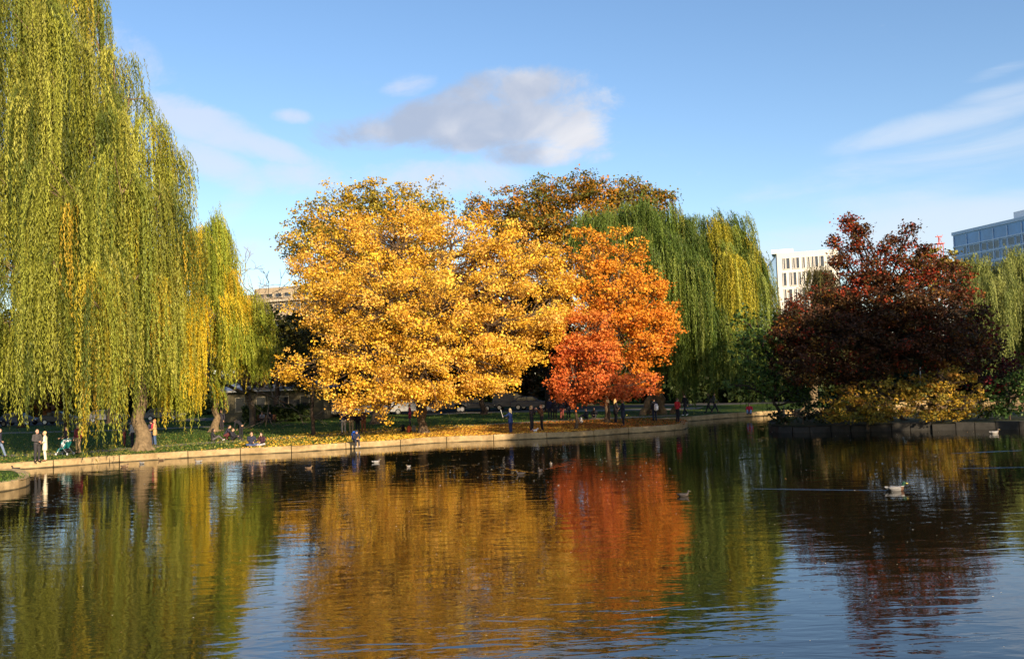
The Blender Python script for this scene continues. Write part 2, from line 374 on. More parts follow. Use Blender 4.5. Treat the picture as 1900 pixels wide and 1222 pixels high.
# near spit of lawn, lower left
spit = smooth_line([gp(-260, 955, 0)[:2], gp(-120, 932, 0)[:2], gp(-30, 917, 0)[:2], gp(25, 908, 0)[:2], gp(50, 902, 0)[:2], gp(56, 894, 0)[:2], gp(40, 885, 0)[:2], gp(0, 884, 0)[:2], gp(-150, 893, 0)[:2]], 5)
link('lawn', poly_mesh('lawn_spit', spit, GZ + .002), LAWN, kind='structure')
blocks('kerb', spit, 2.6, .42, -.4, GZ + .03, STONE)

# park paths
PATH = plain('path_asphalt', (.20, .17, .13), .95, .2, 8, bump=.005)
def strip(name, pxs, w, z, mat):
    P = smooth_line([gp(x, y, GZ)[:2] for x, y in pxs], 6); d = np.gradient(P, axis=0); d = norm(d); nn = np.stack([-d[:, 1], d[:, 0]], 1)
    A = P + nn * w / 2; B = P - nn * w / 2
    V = np.concatenate([np.c_[A, np.full(len(A), z)], np.c_[B, np.full(len(B), z)]]); n = len(P)
    Fq = np.array([[n + i, n + i + 1, i + 1, i] for i in range(n - 1)])
    return link(name, mesh_from(name, V, Fq), mat, kind='structure')
strip('path', [(-300, 857), (-60, 848), (80, 842), (160, 838), (260, 830), (370, 822), (480, 815), (600, 807), (720, 799), (830, 792), (950, 785), (1100, 777), (1260, 770)], 2.3, GZ + .004, PATH)
strip('path', [(-200, 806), (0, 803), (200, 798), (420, 790)], 2.6, GZ + .004, PATH)
strip('path', [(780, 768), (950, 763), (1100, 761), (1300, 757)], 5, GZ + .004, PATH)
ROAD = plain('road_asphalt', (.06, .06, .06), .9, .2, 5)
strip('road', [(-900, 800), (-300, 792.5), (0, 788), (400, 777), (800, 764), (1200, 752), (1600, 741)], 9, GZ + .008, ROAD)

# ------------------------------------------------------------------ trees
def shade_caster_tree(b, ht, L, vr=.2):  # tree added out of view only for the shade it casts
    root = empty('shade_caster_tree', b, 'tall leafy tree added out of view to shade the right bank', 'tree', 'unseen trees added to cast shade'); T = Tubes(); R0 = 5.0
    T.add(curve(b - np.array([0, 0, 1.2]), b + np.array([0, 0, ht * .75]), .04, 9), np.linspace(.4, .12, 9), 9); CC = []; NN = []
    for (x, y, z, r) in L:
        c = b + np.array([x * R0, y * R0, z * ht]); T.add(curve(b + np.array([0, 0, ht * z * .6]), c, .15, 6), np.linspace(.14, .04, 6), 6)
        n = 2600; d = norm(rng.normal(size=(n, 3))); CC.append(c + d * np.array([R0 * r, R0 * r, ht * vr]) * (rng.random(n) ** .4)[:, None]); NN.append(d + rng.normal(size=(n, 3)) * .8)
    C = np.concatenate(CC); link('trunk', T.mesh('trunk', b), BARK, root)
    link('crown', leaf_mesh('crown', C, np.concatenate(NN), .5, .38, tints(len(C), [(.06, .10, .02), (.09, .12, .02)]), off=b), LEAF, root)
def tints(n, pal, wts=None, jit=.16):
    pal = np.asarray(pal, float); i = rng.choice(len(pal), n, p=wts)
    return pal[i] * (1 + rng.normal(size=(n, 1)) * jit)
def lobes_world(lobes, Y):
    out = []
    for l in lobes:
        px, py, rx, ry, dy = l[:5]
        c = at(px, py, Y + dy); k = mpp(Y + dy)
        out.append((c, np.array([rx * k, (rx * .75 + ry * .25) * k, ry * k])))
    return out
def leafy(name, label, cat, base, Y, lobes, pal, trunk_r=.3, leaf=(.24, .17), dens=1.0, clump=.5, per=34, group=None, bark=None, palfn=None,
          fork=None, twig=1.0, lean=(0, 0), wts=None, trunk_top=None, flat=.6, shell=.62, extra_trunks=(), stem_name='trunk', gaps=.6, gaps0=.35):
    b = at(base[0], base[1], Y); b[2] = GZ if len(base) < 3 else base[2]
    root = empty(name, b, label, cat, group)
    LW = lobes_world(lobes, Y); T = Tubes()
    zc = np.mean([c for c, r in LW], axis=0); zmin = min(c[2] - r[2] for c, r in LW)
    top = np.array([b[0] + lean[0], b[1] + lean[1], trunk_top if trunk_top is not None else b[2] + (zmin - b[2]) * .8 + .6])
    tr = curve(b - np.array([0, 0, .3]), top, .05, 9)
    rr = np.linspace(trunk_r, trunk_r * .7, 9); rr[0] = trunk_r * 1.5; rr[1] = trunk_r * 1.12
    T.add(tr, rr, 12)
    for k_ in range(5):                                      # root flare
        a = k_ * 1.257 + random.random(); v = np.array([math.cos(a), math.sin(a), 0])
        T.add(np.array([b + v * trunk_r * .5 + [0, 0, trunk_r * 1.2], b + v * trunk_r * 1.15 + [0, 0, trunk_r * .3], b + v * trunk_r * 2.0 - [0, 0, .12]]), [trunk_r * .35, trunk_r * .33, trunk_r * .15], 6)
    for q in extra_trunks:
        qb = at(q[0], q[1], Y); qb[2] = b[2]; T.add(curve(qb - np.array([0, 0, .2]), top + rng.normal(size=3) * .5, .1, 8), np.linspace(q[2], q[2] * .6, 8), 8)
    # main limb up the middle
    apex = max((c for c, r in LW), key=lambda c: c[2]); mid = top * .35 + np.array([zc[0], zc[1], apex[2]]) * .65
    spine = curve(top - np.array([0, 0, .1]), mid, .12, 8); T.add(spine, np.linspace(trunk_r * .68, trunk_r * .22, 8), 9)
    CC = []; NN = []; TT = []; 
    for li, (c, r) in enumerate(LW):
        j = min(7, max(0, int(7 * np.clip((c[2] - .25 * (c[2] - top[2]) - top[2]) / max(mid[2] - top[2], .1) * .75, 0, 1))))
        st = spine[j]; limb = curve(st, c, .16, 7, .12); r0 = trunk_r * (.42 - .03 * j); T.add(limb, np.linspace(max(r0, .07), .045, 7), 6)
        area = 4 * math.pi * ((r[0] * r[1]) ** 1.6 / 3 + (r[0] * r[2]) ** 1.6 / 3 + (r[1] * r[2]) ** 1.6 / 3) ** (1 / 1.6)
        n = max(12, int(area / (clump * clump) * .42 * dens))
        d = norm(rng.normal(size=(n, 3))); rad_ = np.where(rng.random(n) < .8, rng.uniform(shell + .18, 1.14, n), rng.uniform(.25, .8, n))
        lump = 1 + .16 * np.sin(d[:, 0] * 5 + li) * np.sin(d[:, 2] * 6 + li * 2) + .1 * rng.normal(size=n)
        P = c + d * r * (rad_ * lump)[:, None]
        # drop clumps well inside a neighbouring lobe
        keep = np.ones(n, bool)
        for lj, (c2, r2) in enumerate(LW):
            if lj != li: keep &= (np.sum(((P - c2) / r2) ** 2, 1) > .35) | (rng.random(n) < .25)
        keep &= P[:, 2] > b[2] + .25
        if gaps > 0:
            g_ = np.sin(P[:, 0] * 2.3 + 1.7 * np.sin(P[:, 2] * 1.3 + li)) + np.sin(P[:, 2] * 2.6 + 1.3 * np.sin(P[:, 0] * 1.1)) + np.sin(P[:, 1] * 1.9 + P[:, 0] * .8)
            keep &= (g_ > -gaps0) | (rng.random(n) > gaps)
        P = P[keep]; d = d[keep]; n = len(P)
        for q in range(0, n, max(1, int(5 / twig))):
            s_ = limb[random.randint(3, 6)]; T.add(curve(s_, P[q], .2, 5, .1), np.linspace(.05, .014, 5), 4)
        sz = clump * rng.uniform(.55, 1.3, n); sz *= np.where(rad_[keep] > 1.02, .6, 1.0); kk = np.maximum(4, (per * (sz / clump) ** 2 * rng.uniform(.5, 1.2, n)).astype(int))
        idx = np.repeat(np.arange(n), kk); N_ = len(idx)
        o = rng.normal(size=(N_, 3)) * sz[idx][:, None] * np.array([.62, .62, flat * .62])
        C = P[idx] + o
        Nn = d[idx] * .55 + rng.normal(size=(N_, 3)) * .75 + np.array([0, 0, .35])
        ct = palfn(P) if palfn else tints(n, pal, wts, .16)
        t_ = ct[idx] * (1 + rng.normal(size=(N_, 1)) * .16); sw = rng.random(N_) < .18
        alt = palfn(C[sw]) if palfn else tints(int(sw.sum()), pal, wts); t_[sw] = alt
        CC.append(C); NN.append(Nn); TT.append(t_)
    C = np.concatenate(CC); Nn = np.concatenate(NN); t_ = np.concatenate(TT)
    ok = C[:, 2] > b[2] + .1; C, Nn, t_ = C[ok], Nn[ok], t_[ok]
    s_ = rng.uniform(.65, 1.25, len(C))
    me = leaf_mesh('crown', C, Nn, leaf[0] * s_, leaf[1] * s_, t_, off=b)
    link(stem_name, T.mesh('trunk', b), bark or BARK, root); link('crown', me, LEAF, root)
    return root

def willow(name, label, base, Y, casc, pal, pal2, trunk_r=.5, strands=150, group=None, lean_top=None, leafL=.23, leafW=.05, step=.085, patch=.25, extra=(), bark=None, tass=.26, nbk=4.5, limb_n=1):
    b = at(base[0], base[1], Y); b[2] = GZ; root = empty(name, b, label, 'tree', group)
    T = Tubes(); pal = np.asarray(pal, float); pal2 = np.asarray(pal2, float)
    lt = lean_top if lean_top is not None else at(casc[0][0], base[1] - 160, Y)
    tr = curve(b - np.array([0, 0, .3]), lt, .06, 10); rr = np.linspace(trunk_r, trunk_r * .6, 10); rr[0] *= 1.45; rr[1] *= 1.12
    T.add(tr, rr, 12)
    for k_ in range(6):
        a = k_ * 1.05 + random.random() * .5; v = np.array([math.cos(a), math.sin(a), 0])
        T.add(np.array([b + v * trunk_r * .55 + [0, 0, trunk_r * 1.6], b + v * trunk_r * 1.15 + [0, 0, trunk_r * .4], b + v * trunk_r * 2.1 - [0, 0, .12]]), [trunk_r * .36, trunk_r * .32, trunk_r * .14], 6)
    for q in extra:
        qb = at(q[0], q[1], Y + q[3]); qb[2] = GZ - .2; qt = at(q[4], q[5], Y + q[3] * .5); T.add(curve(qb, qt, .1, 8), np.linspace(q[2] * 1.2, q[2] * .6, 8), 9)
    CC, DD, TT, NN, LL = [], [], [], [], []
    for (px, py, rx, ry, pb, dy, w, yel) in casc:
        k = mpp(Y + dy); c = at(px, py, Y + dy); r = np.array([rx * k, rx * k * .85, ry * k])
        src = tr[-1] if c[2] > lt[2] else tr[6]
        limb = curve(src, c, .14, 8, .15); T.add(limb, np.linspace(trunk_r * .36, .05, 8), 6)
        nT = max(3, int(strands * w * (rx * k) ** 1.0 / 10)); zb = at(px, pb, Y + dy)[2]
        nB = max(7, int(nT / nbk)); ths = [random.uniform(0, 2 * math.pi) for _ in range(nB)]; lens = [random.uniform(.6, 1.15) for _ in range(nB)]; zo = [rng.normal() * .55 for _ in range(nB)]
        for q in range(nT):
            kb = q % nB; th = ths[kb] + rng.normal() * .16; u = lens[kb] * math.sqrt(random.uniform(.05, 1))
            u = min(u, 1.25)
            p0 = c + np.array([math.cos(th) * r[0] * u, math.sin(th) * r[1] * u, r[2] * math.sqrt(max(0, 1 - u * u)) + rng.normal() * .3 + zo[kb]])
            out_ = np.array([math.cos(th), math.sin(th), 0])
            if q % 4 == 0: T.add(curve(limb[random.randint(4, 7)], p0, .18, 5, .1), np.linspace(.05, .012, 5), 4)
            full = max(1.2, p0[2] - zb) * random.uniform(.45, 1.08)
            nz_ = math.sin(p0[0] * 1.1 + 1.3 * math.sin(p0[2] * .8)) * math.sin(p0[2] * .9 + p0[1] * .7 + 2 * math.sin(p0[0] * .5)) * .5 + .5; isy = (nz_ * .75 + random.random() * .25) > 1 - yel * .95; base_t = (pal2 if isy else pal)[random.randrange(len(pal2 if isy else pal))] * random.uniform(.75, 1.2)
            for s_ in range(random.randint(8, 14)):
                ln = full * random.uniform(.55, 1.0); M = max(6, int(ln / step)); t = np.linspace(0, 1, M)
                ph = random.uniform(0, 6.28); ow = random.uniform(.25, .9); st = p0 + rng.normal(size=3) * np.array([tass, tass, .25])
                arch = 1 - np.exp(-t * ln / 1.1)
                X = st[None] + out_[None] * (arch * ow)[:, None] + np.stack([.10 * np.sin(t * 3 + ph) * t * ln * .25, .10 * np.cos(t * 2.6 + ph) * t * ln * .25, np.zeros(M)], 1)
                X[:, 2] += .30 * np.sin(np.clip(t * ln / .9, 0, math.pi)) * ow - t * ln
                X = X + rng.normal(size=X.shape) * .035
                az = rng.uniform(0, 6.28, M); sp = rng.uniform(.08, .5, M); fa = random.uniform(0, 6.28)
                dv = np.stack([np.cos(az) * sp, np.sin(az) * sp, -np.ones(M)], 1)
                CC.append(X); DD.append(dv); NN.append(np.array([math.cos(fa), math.sin(fa), .1])[None] + rng.normal(size=(M, 3)) * .38 + out_ * .4)
                TT.append(base_t[None] * (random.uniform(.72, 1.28) + rng.normal(size=(M, 1)) * .09)); LL.append(rng.uniform(.7, 1.25, M))
    C = np.concatenate(CC); Dv = np.concatenate(DD); Nn = np.concatenate(NN); t_ = np.concatenate(TT); L = np.concatenate(LL)
    ok = C[:, 2] > .08; C, Dv, Nn, t_, L = C[ok], Dv[ok], Nn[ok], t_[ok], L[ok]
    me = leaf_mesh('crown', C + norm(Dv) * (leafL * .45), Nn, leafL * L, leafW * L, t_, tang=Dv, off=b)
    link('trunk', T.mesh('trunk', b), bark or BARKL, root); link('crown', me, WLEAF, root)
    return root

GRN = [(.23, .25, .032), (.31, .315, .045), (.14, .17, .024), (.36, .35, .055), (.10, .13, .02), (.27, .28, .035)]
YEL = [(.42, .34, .025), (.36, .31, .03), (.50, .34, .03)]
# cascade: px, py, rx, ry, py of strand ends, depth offset, weight, share of yellow strands
willow('weeping_willow', 'tallest weeping willow with long green curtains hanging over the left water edge', (265, 832), 56,
    [(10, -70, 110, 60, 260, 0, 1, .15), (110, -50, 70, 50, 230, 1, 1, .15), (150, 5, 34, 36, 170, 0, 1, .1), (60, 60, 80, 50, 400, -3, 1, .15), (138, 100, 50, 36, 330, -2, 1, .15),
     (212, 132, 42, 22, 250, 0, .8, .1), (240, 185, 42, 24, 320, 0, .8, .1), (-20, 150, 80, 50, 520, -3, 1, .1), (95, 205, 60, 46, 520, -4, .9, .15), (185, 235, 55, 40, 500, -3, 1, .15),
     (262, 275, 50, 28, 470, -1, 1, .15), (308, 325, 34, 30, 430, 0, .8, .2), (30, 350, 70, 50, 660, -5, 1, .15), (130, 375, 70, 50, 720, -5, 1, .15), (225, 360, 65, 50, 660, -4, 1, .15),
     (290, 390, 50, 45, 620, -2, 1, .2), (322, 440, 34, 34, 620, 0, 1, .3), (-10, 520, 60, 40, 720, -5, .8, .1), (60, 520, 30, 40, 800, -6, .6, .25), (110, 520, 50, 50, 770, -6, .8, .2), (175, 560, 32, 30, 862, -7.5, .8, .25),
     (190, 520, 60, 50, 800, -5, 1, .2), (250, 520, 60, 50, 775, -4, 1, .2), (298, 540, 45, 45, 760, -2, 1, .3), (215, 610, 18, 20, 825, -6, .5, .3), (100, 220, 100, 60, 600, 5, 1, .1), (150, 430, 120, 70, 740, 5, 1, .1), (0, 420, 50, 40, 700, -3, 1, .1), (-40, 600, 50, 40, 770, -4, 1, .1), (20, 640, 36, 30, 770, -4, .8, .1), (-90, 250, 80, 60, 600, 0, 1, .1), (-110, 0, 90, 60, 400, 0, 1, .1)],
    GRN, YEL, trunk_r=.42, strands=175, group='weeping willows by the pond', lean_top=at(240, 560, 56))
willow('weeping_willow', 'yellow and green willow with pale leaning trunk, beside the tallest willow', (397, 796), 76,
    [(385, 450, 45, 28, 560, 0, 1.2, .2), (345, 480, 40, 28, 620, 0, 1.2, .3), (425, 540, 36, 26, 650, 0, 1.1, .4), (472, 600, 28, 24, 690, 0, 1.8, .3), (462, 640, 26, 22, 715, -1, 1.4, .4), (410, 515, 24, 22, 600, 1, 1.2, .4), (448, 590, 28, 24, 680, 1, 1.3, .5), (400, 590, 55, 36, 700, -2, 1.2, .5), (345, 610, 45, 36, 720, -2, 1.2, .35),
     (445, 640, 40, 26, 715, -2, 1.1, .5), (330, 690, 36, 24, 790, -2, 1, .5), (375, 690, 30, 20, 770, -2, 1, .6), (420, 470, 18, 16, 540, 1, .8, .3)],
    [(.30, .32, .03), (.24, .29, .03), (.38, .36, .035)], [(.72, .50, .02), (.64, .43, .02), (.56, .43, .03)], trunk_r=.30, strands=230, group='weeping willows by the pond', lean_top=at(407, 655, 76))
willow('weeping_willow', 'dark green willow with one yellow hanging streak, behind the orange maples', (1212, 772), 80,
    [(1095, 428, 40, 18, 490, 0, 1, .03), (1140, 415, 50, 22, 490, 0, 1, .03), (1200, 412, 50, 24, 510, 0, 1, .05), (1215, 450, 60, 30, 560, -1, 1, .03), (1330, 470, 60, 40, 620, 0, 1, .45), (1270, 470, 50, 36, 620, -1, 1, .3), (1410, 530, 26, 26, 650, 0, 1, .6), (1245, 428, 46, 26, 540, 0, 1, .1), (1225, 480, 60, 40, 620, -2, 1, .05), (1300, 445, 48, 34, 560, 0, 1, .45), (1345, 440, 36, 20, 530, 0, .7, .4),
     (1270, 520, 55, 40, 740, -3, .9, .05), (1320, 500, 45, 36, 650, -2, 1, .2), (1352, 500, 15, 22, 640, -4, 2.2, 1.0), (1385, 510, 36, 30, 640, -1, 1, .5), (1300, 590, 45, 36, 755, -4, .9, .05), (1355, 600, 40, 30, 740, -3, .7, .1),
     (1150, 470, 60, 40, 600, -1, 1, .05), (1150, 560, 50, 36, 690, 0, 1, .05), (1200, 580, 50, 36, 710, 0, 1, .05), (1250, 590, 40, 40, 730, -2, .8, .03), (1405, 620, 26, 24, 765, -5, .5, .1), (1400, 480, 28, 14, 560, 0, .7, .5), (1378, 460, 22, 14, 520, 0, .5, .2)],
    [(.12, .18, .026), (.16, .215, .032), (.08, .13, .02), (.21, .25, .04), (.10, .155, .024)], [(.44, .36, .025), (.36, .33, .03), (.30, .30, .035)], trunk_r=.5, strands=260, group='weeping willows by the pond', lean_top=at(1240, 600, 80),
    extra=[(1192, 774, .28, -1, 1215, 700), (1232, 776, .3, -.6, 1208, 705), (1245, 778, .2, -.4, 1290, 690)])
willow('weeping_willow', 'pale green willow at the right edge, behind the dark red maple', (1880, 760), 84,
    [(1850, 512, 55, 22, 610, 0, 1, .15), (1895, 508, 50, 22, 640, 0, 1, .1), (1945, 512, 60, 30, 680, 0, 1, .1), (1830, 540, 32, 22, 640, -2, 1, .1), (1880, 570, 50, 30, 700, -2, 1, .1), (1930, 600, 50, 30, 720, -2, 1, .1)],
    [(.22, .25, .06), (.27, .29, .07), (.17, .21, .05)], [(.36, .33, .07)], trunk_r=.5, strands=240, group='weeping willows by the pond')
willow('weeping_willow', 'brownish olive willow between the pale building and the dark red maple', (1500, 757), 78,
    [(1525, 528, 30, 16, 620, 0, 1, .2), (1500, 580, 34, 22, 690, 0, 1, .2), (1545, 570, 36, 22, 690, 0, 1, .1), (1480, 635, 34, 22, 720, -1, 1, .2)],
    [(.10, .095, .022), (.075, .065, .018), (.13, .10, .03)], [(.22, .15, .03)], trunk_r=.4, strands=220, group='weeping willows by the pond')

GOLD = [(.84, .50, .045), (.78, .44, .04), (.88, .56, .08), (.66, .35, .03), (.84, .47, .09)]
leafy('golden_tree', 'broad golden yellow tree with low spreading branches at the pond edge', 'tree', (786, 803), 63.5,
    [(640, 480, 95, 75, 2), (730, 445, 105, 62, 2), (840, 455, 95, 62, 2), (930, 455, 70, 56, 2), (995, 500, 60, 60, 2), (1035, 560, 42, 50, 2), (590, 540, 55, 62, 1),
     (630, 570, 80, 70, -1), (720, 560, 110, 85, -3), (830, 570, 115, 95, -4), (930, 590, 95, 80, -3), (990, 610, 60, 55, -1), (680, 660, 75, 62, -4), (780, 670, 105, 72, -5), (880, 665, 85, 62, -4), (930, 690, 52, 42, -3),
     (562, 678, 42, 34, -2), (640, 705, 42, 48, -4), (560, 715, 26, 26, -2), (710, 735, 40, 26, -5), (830, 716, 62, 26, -5), (745, 715, 60, 40, -5), (880, 712, 30, 26, -4), (655, 750, 26, 18, -4), (716, 768, 16, 14, -5)],
    GOLD, trunk_r=.32, trunk_top=GZ + 3.2, leaf=(.165, .12), dens=1.12, clump=.5, per=88, gaps=.88, gaps0=.15, group='autumn trees', twig=1.4)
leafy('yellow_tree', 'tall rounded yellow tree rising behind the left of the broad golden tree', 'tree', (700, 775), 80,
    [(640, 400, 62, 52, 0), (690, 385, 60, 46, 0), (745, 385, 55, 46, 0), (790, 395, 42, 50, 1), (590, 430, 52, 48, 0), (548, 455, 34, 26, 1), (620, 470, 80, 50, 0), (740, 450, 100, 60, 1), (690, 540, 130, 90, 2)],
    [(.52, .34, .025), (.44, .30, .028), (.58, .36, .03), (.32, .25, .03), (.22, .20, .03)], trunk_r=.5, leaf=(.25, .19), dens=.95, clump=.62, per=54, gaps=.25, group='autumn trees')
leafy('oak_tree', 'tall orange and olive oak crown behind the willow and golden tree', 'tree', (1060, 768), 96,
    [(893, 392, 26, 22, 0), (945, 385, 40, 38, 0), (1010, 362, 36, 34, 0), (1065, 352, 38, 30, 0), (1115, 356, 36, 30, 0), (1160, 362, 34, 28, 1), (1205, 374, 32, 24, 1), (1235, 376, 18, 20, 1), (990, 420, 70, 50, 0), (1080, 410, 80, 55, 0),
     (1170, 420, 70, 50, 1), (950, 450, 60, 60, 1), (1040, 480, 90, 70, 2), (868, 408, 14, 14, 0)],
    [(.38, .18, .018), (.46, .20, .02), (.17, .15, .022), (.11, .12, .02), (.28, .17, .02)], trunk_r=.55, leaf=(.28, .21), dens=1.25, clump=.68, per=60, gaps=.25, group='autumn trees')
def orangefn(P):
    z = (P[:, 2] - 2) / 14; n = len(P); a = np.array([.72, .20, .02]); b_ = np.array([.80, .40, .035]); c0 = np.clip(z + rng.normal(size=n) * .25, 0, 1)[:, None]
    return (a * (1 - c0) + b_ * c0) * rng.uniform(.8, 1.15, (n, 1))
leafy('maple_tree', 'tall orange maple with thick pale trunk in front of the green willow', 'tree', (1126, 783), 69,
    [(1100, 465, 52, 42, 1), (1150, 475, 46, 44, 1), (1185, 510, 32, 42, 1), (1085, 515, 46, 50, 0), (1135, 545, 70, 55, -1), (1190, 570, 50, 44, -1), (1222, 530, 14, 22, 0), (1228, 590, 30, 38, 0), (1245, 620, 22, 24, 0), (1150, 620, 75, 48, -2), (1205, 640, 44, 34, -1),
     (1180, 690, 42, 34, -1), (1200, 715, 26, 18, -1), (1110, 590, 50, 40, -1)],
    [(.7, .24, .02)], palfn=orangefn, trunk_r=.24, leaf=(.19, .145), dens=1.1, clump=.46, per=60, gaps=.85, gaps0=.2, group='autumn trees', twig=1.3)
def redfn(P):
    z = (P[:, 2] - 2) / 6; n = len(P); a = np.array([.70, .155, .04]); b_ = np.array([.74, .25, .04]); c0 = np.clip(z + rng.normal(size=n) * .3, 0, 1)[:, None]
    return (a * (1 - c0) + b_ * c0) * rng.uniform(.8, 1.2, (n, 1))
leafy('maple_tree', 'smaller red orange maple on a thin trunk by the kerb', 'tree', (1069, 795), 62.4,
    [(1095, 610, 50, 36, 0), (1085, 650, 55, 36, -1), (1120, 660, 42, 40, -1), (1065, 700, 44, 34, -1), (1110, 710, 50, 30, -2), (1048, 722, 28, 24, -1), (1150, 718, 40, 22, -1), (1185, 712, 30, 18, 0), (1090, 735, 34, 16, -1)],
    [(.66, .13, .03)], palfn=redfn, trunk_r=.12, leaf=(.175, .135), dens=1.1, clump=.4, per=56, gaps=.8, gaps0=.25, group='autumn trees', twig=1.3)
leafy('maple_tree', 'small dark tree on a slim trunk left of the golden tree', 'tree', (581, 807), 66,
    [(585, 640, 50, 40, 4), (600, 680, 45, 30, 4), (570, 700, 30, 26, 4)], [(.03, .035, .012), (.05, .04, .012)], trunk_r=.15, leaf=(.3, .22), dens=.7, group='autumn trees', bark=BARKD)

# ---- island on the right
isl_px = [(1424, 797), (1450, 802.5), (1540, 801.5), (1640, 799.5), (1760, 797.5), (1900, 796), (2060, 795)]
isl = smooth_line([gp(x, y, 0)[:2] for x, y in isl_px], 5)
isl_back = np.array([gp(2060, 776, 0)[:2], gp(1800, 774, 0)[:2], gp(1520, 780, 0)[:2], gp(1435, 788, 0)[:2]])
IZ = .42
SOIL = plain('island_soil', (.035, .04, .014), .95, .5, 3, bump=.05)
link('island_ground', poly_mesh('island_ground', np.concatenate([isl, isl_back]), IZ), SOIL, kind='structure')
w_ = blocks('island_wall', np.concatenate([isl_back[-1:], isl]), 1.15, .6, -.4, IZ + .02, STONED, jitter=.11, zj=.05, gap=.04); w_['kind'] = 'thing'
tag(w_, 'low dark wall of weathered stone blocks round the right island', 'stone wall')
def darkred(P):
    z = (P[:, 2] - 2) / 11; n = len(P); k = rng.random(n)
    pal = np.array([(.08, .032, .012), (.06, .03, .011), (.115, .038, .013), (.10, .055, .014), (.34, .05, .018), (.24, .10, .014)])
    w = np.where(z > .58, .27, .07); i = rng.integers(0, 4, n); i = np.where(k < w, 4, np.where(k > .93, 5, i)); return pal[i]
leafy('maple_tree', 'dark red maple rising above the golden shrubs on the right island', 'tree', (1625, 787, IZ), 58.5,
    [(1576, 420, 10, 16, 0), (1588, 448, 20, 20, 0), (1560, 485, 20, 28, 0), (1547, 450, 7, 12, 0), (1648, 455, 14, 22, 0), (1628, 470, 26, 26, 0), (1668, 462, 20, 24, 0), (1684, 436, 11, 20, 0), (1712, 462, 14, 26, 0), (1574, 405, 8, 10, 0), (1600, 432, 14, 12, 0), (1600, 515, 46, 36, 0), (1670, 515, 46, 36, 0), (1735, 505, 36, 34, 0), (1775, 525, 26, 32, 1),
     (1560, 540, 40, 40, 0), (1630, 570, 70, 44, -1), (1710, 570, 60, 45, -1), (1790, 580, 34, 36, 0), (1500, 590, 52, 42, 0), (1468, 625, 34, 42, 0), (1560, 625, 75, 45, -1), (1660, 645, 80, 45, -1), (1640, 600, 60, 40, 2), (1710, 610, 60, 44, 2), (1590, 600, 50, 40, 2), (1680, 560, 50, 40, 2), (1760, 640, 60, 45, -1), (1500, 675, 62, 36, -1), (1580, 690, 60, 28, -1), (1810, 640, 30, 40, 0)],
    [(.1, .02, .01)], palfn=darkred, trunk_r=.26, leaf=(.18, .13), dens=1.2, clump=.42, per=50, gaps=.3, gaps0=.5, group='autumn trees', bark=BARKD, twig=1.4, extra_trunks=[(1655, 787, .18), (1600, 787, .16), (1690, 786, .12)])
leafy('maple_tree', 'low crimson maple on the right island beside the dark red maple', 'tree', (1822, 784, IZ), 59,
    [(1815, 590, 26, 28, 0), (1830, 630, 30, 34, 0), (1800, 660, 42, 30, 0), (1850, 660, 40, 30, 0), (1880, 690, 40, 28, 0), (1760, 690, 40, 26, 0), (1830, 700, 50, 24, 0)],
    [(.16, .012, .016), (.10, .012, .012), (.06, .015, .01), (.05, .03, .012)], trunk_r=.14, leaf=(.22, .16), dens=.8, clump=.45, per=30, group='autumn trees', bark=BARKD)
leafy('green_tree', 'bushy green tree leaning over the water at the left tip of the island', 'tree', (1462, 791, IZ), 60,
    [(1390, 600, 30, 26, 0), (1415, 640, 36, 36, -1), (1385, 660, 34, 36, -1), (1430, 690, 40, 30, -1), (1385, 715, 36, 22, -1), (1470, 720, 50, 24, 0), (1440, 620, 18, 22, 0), (1510, 740, 40, 18, 0)],
    [(.07, .125, .02), (.05, .10, .018), (.10, .16, .03), (.035, .07, .014)], trunk_r=.14, leaf=(.26, .19), dens=.75, clump=.48, per=28, group='green trees', bark=BARKD, lean=(-.8, 0))
leafy('tree', 'yellow green round tree between the dark red maple and the glass tower', 'tree', (1750, 762), 88,
    [(1735, 485, 36, 22, 0), (1768, 495, 26, 24, 0), (1710, 500, 40, 34, 0), (1760, 530, 60, 44, 0), (1800, 520, 26, 30, 0)], [(.30, .22, .025), (.22, .2, .03), (.14, .16, .025), (.36, .22, .02)], trunk_r=.3, leaf=(.36, .26), clump=.6, per=32, group='autumn trees')
AZ = [(.40, .25, .024), (.32, .21, .022), (.48, .29, .03), (.22, .17, .02), (.14, .13, .02), (.36, .17, .02)]
leafy('shrub', 'golden shrub spilling over the island stone wall, the left of two', 'shrub', (1610, 793, IZ), 55.5,
    [(1590, 735, 42, 26, 0), (1640, 728, 44, 26, 0), (1565, 755, 34, 26, 0), (1620, 755, 50, 26, -.5), (1670, 745, 34, 30, 0), (1600, 775, 40, 16, -.6), (1545, 770, 18, 16, 0)], AZ, trunk_r=.06, leaf=(.2, .12), dens=1.0, clump=.32, per=26, group='golden shrubs on the island', stem_name='stem', twig=1.6, flat=.45)
leafy('shrub', 'golden shrub by the green bushes on the island, taller right one', 'shrub', (1750, 790, IZ), 55.5,
    [(1720, 715, 40, 24, 0), (1765, 708, 40, 24, 0), (1795, 735, 32, 26, 0), (1730, 745, 50, 28, -.5), (1780, 758, 34, 22, -.5), (1700, 755, 30, 26, -.3), (1740, 770, 40, 14, -.6)], AZ, trunk_r=.06, leaf=(.2, .12), dens=1.0, clump=.32, per=26, group='golden shrubs on the island', stem_name='stem', twig=1.6, flat=.45)
GB = [(.06, .11, .018), (.04, .085, .016), (.085, .14, .025), (.03, .055, .012)]
leafy('shrub', 'leafy green shrub on the island right of the golden shrubs', 'shrub', (1875, 788, IZ), 55.5, [(1850, 765, 26, 20, 0), (1875, 735, 34, 34, 0), (1905, 755, 30, 28, 0), (1900, 715, 26, 26, 0)], GB, trunk_r=.05, leaf=(.24, .16), clump=.35, per=24, group='green shrubs', stem_name='stem')
